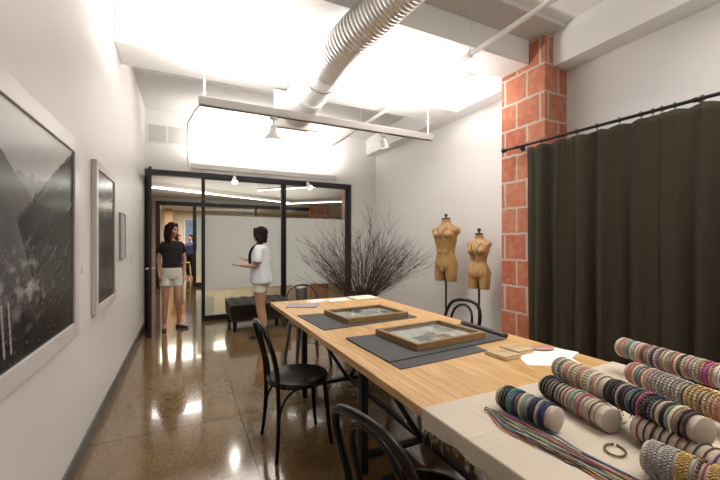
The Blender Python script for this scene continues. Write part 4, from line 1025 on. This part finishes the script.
# ---- two small distant people in the shop beyond
def person_far(label, x, y, rz, topm, hairm, botm):
    t = thing('person', label, 'person', (x, y, 0), rz, 'distant people')
    b = MB()
    b.loft([(.80,0,.005,.135,.10),(.93,0,.008,.165,.115),(1.08,0,0,.135,.09),(1.27,0,-.01,.160,.11),(1.37,0,.01,.13,.075),(1.43,0,.014,.07,.055)], 18)
    b.tube([(0,.018,1.38),(0,.005,1.45),(0,-.006,1.52)], [.058,.048,.050], 12, round_ends=True)
    for q in (-1, 1):
        limb(b, [(q*.085,0,.88),(q*.095,-.01,.47),(q*.10,.02,.07)], [.09,.058,.04])
        limb(b, [(q*.155,.01,1.36),(q*.20,.03,1.10),(q*.19,-.08,.90)], [.052,.038,.025])
        hand(b, (q*.19,-.08,.90), (0,-.3,-1), (-q,0,0), (0,-1,0), .25)
        b.tube([(q*.10,.02,.05),(q*.10,-.15,.03)], [.038,.03], 10, round_ends=True)
    at, Rm = head(b, (0,-.012,1.585), 0)
    obj('body', fuse(b, .014, M['skin'], 'body', 1), M['skin'], t); face(t, at, Rm)
    h = MB(); h.ell(at(0,.024,.042), (.090,.102,.090), 14, 10, Rm); h.tube([at(0,.08,0), at(0,.085,-.12)], [.07,.05], 12, round_ends=True); obj('hair', fuse(h, .012, hairm, 'hair', 2), hairm, t)
    s = MB(); s.loft([(.95,0,0,.18,.13),(1.10,0,-.004,.165,.12),(1.28,0,-.012,.182,.13),(1.37,0,.006,.15,.10),(1.42,0,.012,.09,.07)], 18)
    for q in (-1, 1): s.tube([(q*.12,.01,1.37),(q*.19,.02,1.28),(q*.21,.03,1.14)], [.064,.064,.060], 12)
    obj('shirt', fuse(s, .014, topm, 'shirt', 2), topm, t)
    s = MB(); s.loft([(.80,0,.006,.15,.12),(.90,0,.008,.18,.13),(.99,0,0,.165,.115)], 18)
    for q in (-1, 1): s.tube([(q*.085,0,.86),(q*.097,-.01,.47),(q*.10,.02,.10)], [.102,.078,.065], 12)
    obj('trousers', fuse(s, .014, botm, 'trousers', 2), botm, t)
person_far('distant person in orange top inside the bright shop beyond', -.22, 14.9, .3, plain('orange_jersey', (.55,.20,.03,1), .8), M['hair1'], plain('denim', (.06,.09,.16,1), .9))
person_far('distant person in dark blue inside the bright shop beyond', .19, 15.3, -.5, plain('dark_blue_cotton', (.03,.05,.14,1), .8), M['hair2'], M['blackcloth'])
st = thing('bar_stool', 'yellow metal stool inside the distant shop', 'stool', (.0, 13.6, 0)); ym = plain('yellow_enamel', (.62,.48,.05,1), .4)
obj('seat', MB().loft([(.70,0,0,.16,.16),(.72,0,0,.165,.165),(.725,0,0,.15,.15)], 20, 4), ym, st)
for sx in (-1, 1):
    for sy in (-1, 1): obj('leg', MB().tube([(sx*.13,sy*.13,.70),(sx*.19,sy*.19,0)], .014, 8), ym, st)
obj('foot_ring', MB().tube([(-.17,-.17,.25),(.17,-.17,.25),(.17,.17,.25),(-.17,.17,.25)], .009, 6, closed=True), ym, st)

# ------------------------------------------------------------------ mannequins
def mannequin(label, loc, rz, male, zb):
    t = thing('dress_form', label, 'mannequin', loc, rz, 'tan torso mannequins'); b = MB(); k = 1.0 if male else .80
    if male:
        b.loft([(.165,0,0,.120,.080),(.20,0,.004,.165,.105),(.26,0,.006,.170,.112),(.34,0,.002,.150,.098),(.42,0,-.004,.134,.090),(.50,0,-.006,.146,.096),(.58,0,-.010,.168,.108),(.66,0,-.010,.182,.114),(.72,0,-.004,.186,.106),(.775,0,.006,.165,.088),(.81,0,.012,.110,.070),(.84,0,.014,.068,.060),(.895,0,.004,.060,.056)], 32, 2.4)
        for q in (-1, 1):
            b.tube([(q*.086,.004,.22),(q*.092,.0,.10),(q*.094,-.002,.0)], [.090,.084,.076], 18)
            b.ell((q*.172,.004,.725), (.060,.066,.062), 14, 10); b.ell((q*.083,-.094,.665), (.076,.046,.052), 14, 10); b.ell((q*.07,.085,.22), (.075,.06,.08), 14, 10)
            b.ell((q*.045,-.088,.52), (.038,.018,.04), 12, 8); b.ell((q*.045,-.084,.43), (.038,.018,.04), 12, 8)
        b.ell((0,-.086,.165), (.030,.024,.044), 12, 8); nz, nr, H = .895, .060, .895
    else:
        b.loft([(.135,0,.0,.095,.070),(.165,0,.006,.140,.098),(.22,0,.008,.146,.105),(.29,0,.002,.125,.086),(.345,0,-.002,.098,.072),(.40,0,-.004,.106,.078),(.47,0,-.008,.132,.090),(.53,0,-.006,.142,.088),(.58,0,.002,.142,.076),(.615,0,.008,.112,.062),(.645,0,.012,.058,.050),(.70,0,.004,.048,.046)], 32, 2.3)
        for q in (-1, 1):
            b.tube([(q*.070,.004,.19),(q*.077,.0,.09),(q*.078,-.002,.0)], [.078,.072,.064], 18)
            b.ell((q*.128,.004,.572), (.040,.048,.044), 14, 10); b.ell((q*.062,-.080,.490), (.052,.046,.050), 14, 10); b.ell((q*.062,.075,.19), (.068,.055,.07), 14, 10)
        nz, nr, H = .70, .048, .70
    b.v = [(x, y, z+zb) for x, y, z in b.v]
    obj('torso', fuse(b, .009, M['mann'], 'torso', 5), M['mann'], t)
    obj('neck_cap', MB().lathe([(nr-.008,0),(nr+.003,.0),(nr+.003,.014),(nr-.01,.022),(.012,.024)], 24, (0,.004,zb+nz-.002)), M['frame_wood'], t).data.materials[0] = plain('dark_stained_cap', (.05,.028,.016,1), .4)
    obj('finial', MB().lathe([(.012,0),(.010,.012),(.022,.022),(.026,.038),(.018,.054),(.004,.06)], 18, (0,.004,zb+nz+.022)), plain('dark_stained_cap', (.05,.028,.016,1), .4), t)
    obj('pole', MB().tube([(0,.004,.02),(0,.004,zb+.20)], .014, 12), M['steel'], t)
    obj('base', MB().lathe([(.01,0),(.15,0),(.15,.008),(.03,.022),(.02,.03)], 32, (0,.004,0)), M['steel'], t)
    # cord necklace is a thing of its own
    if male: pts = [(.055,.02,.835),(.03,.06,.845),(-.03,.06,.845),(-.055,.02,.835),(-.075,-.060,.785),(-.055,-.122,.72),(-.02,-.137,.665),(-.008,-.135,.64),(.0,-.135,.645),(.02,-.137,.68),(.055,-.118,.74),(.068,-.055,.79)]
    else: pts = [(.048,.02,.645),(.025,.055,.65),(-.025,.055,.65),(-.048,.02,.645),(-.062,-.050,.60),(-.045,-.112,.53),(-.02,-.13,.46),(-.006,-.118,.41),(.004,-.118,.41),(.02,-.13,.46),(.045,-.112,.53),(.060,-.050,.60)]
    nk = thing('necklace', 'dark cord necklace hanging on the %s mannequin' % ('taller broad' if male else 'shorter waisted'), 'necklace', loc, rz, 'cord necklaces')
    pts = [(x, y, z+zb) for x, y, z in pts]; pp = smooth_path(pts+[pts[0]], 5)[:-1]
    obj('cord', MB().tube(pp, .0042, 6, closed=True), bmat('dark brown'), nk, 180)
    c = pts[7]; obj('pendant', MB().tube([c, (c[0], c[1]-.002, c[2]-.035)], [.005, .007], 8, round_ends=True), bmat('charcoal'), nk, 180)
    return t
mannequin('taller broad-chested tan torso mannequin on black pole by right wall', (3.40,4.12,0), math.radians(-72), True, .83)
mannequin('shorter narrow-waisted tan torso mannequin on black pole beside brick pillar', (3.40,3.47,0), math.radians(-72), False, .79)

# ------------------------------------------------------------------ lights
def area(name, loc, size, energy, rot=(0,0,0), col=(1,.95,.89), sy=None, spread=None):
    d = bpy.data.lights.new(name, 'AREA'); d.energy = energy; d.color = col; d.size = size
    if sy: d.shape = 'RECTANGLE'; d.size_y = sy
    if spread: d.spread = spread
    o = bpy.data.objects.new(name, d); C.objects.link(o); o.location = loc; o.rotation_euler = rot; return o
def spotl(name, loc, tgt, energy, angle, blend=.6, r=.03, col=(1,.93,.85)):
    d = bpy.data.lights.new(name, 'SPOT'); d.energy = energy; d.spot_size = math.radians(angle); d.spot_blend = blend; d.shadow_soft_size = r; d.color = col
    o = bpy.data.objects.new(name, d); C.objects.link(o); o.location = loc
    o.rotation_euler = (Vector(tgt)-Vector(loc)).to_track_quat('-Z', 'Y').to_euler(); return o
area('rail_uplight_left', (.45,3.58,2.74), .7, 32, (PI,0,0), sy=.05)
area('rail_uplight_right', (2.25,3.58,2.74), .9, 42, (PI,0,0), sy=.05)
area('wall_wash', (1.42,6.50,2.95), 2.5, 48, (math.radians(150),0,0), sy=.1)
area('near_fill', (2.2,.6,3.55), 1.6, 54, (0,0,0), sy=1.8, spread=math.radians(140))  # fill added above the view for the near end, no fixture modelled
area('near_up_fill', (2.5,-.7,2.6), 1.2, 48, (PI,0,0), sy=.3)  # added fill outside the view, thrown up at the ceiling
area('mid_fill', (2.3,3.4,3.58), .8, 30, (0,0,0), sy=.5)  # added ceiling fill beside the table, not a fixture of the room
area('left_bay_fill', (.5,5.0,3.58), 1.6, 14, (0,0,0), sy=.6)  # added fill under the left bay ceiling, no fixture there
spotl('rail_spot_left', (.79,3.62,2.44), (.9,5.2,.3), 70, 90)
spotl('rail_spot_right', (2.08,3.6,2.48), (2.4,3.2,.7), 40, 90)
spotl('wall_spot_left', (.80,6.72,2.48), (.5,5.2,.2), 16, 80)
spotl('wall_spot_right', (2.2,6.7,2.48), (2.3,5.4,.4), 30, 80)
area('corridor_light', (1.5,9.8,2.70), 3.0, 60, (0,0,0), sy=.6)
area('corridor_light_left', (-.6,9.8,2.70), 1.2, 16, (0,0,0), sy=.6)
area('corridor_up_fill', (1.5,9.8,2.1), 4.0, 45, (PI,0,0), sy=2.5)  # floating fill added to brighten the corridor ceiling from below
area('shop_light', (1.0,15.0,2.72), 4.0, 210, (0,0,0), (1,.9,.74), sy=2.)
w = bpy.data.worlds.new('world'); w.use_nodes = True; w.node_tree.nodes['Background'].inputs[0].default_value = (.9,.92,1,1); w.node_tree.nodes['Background'].inputs[1].default_value = .3; scene.world = w
scene.view_settings.view_transform = 'Standard'; scene.view_settings.look = 'None'; scene.view_settings.exposure = 0.0; scene.view_settings.gamma = 1.0
try:
    scene.cycles.use_denoising = True; scene.cycles.max_bounces = 8; scene.cycles.transparent_max_bounces = 12; scene.cycles.sample_clamp_indirect = 6; scene.cycles.caustics_reflective = False; scene.cycles.caustics_refractive = False
except Exception: pass
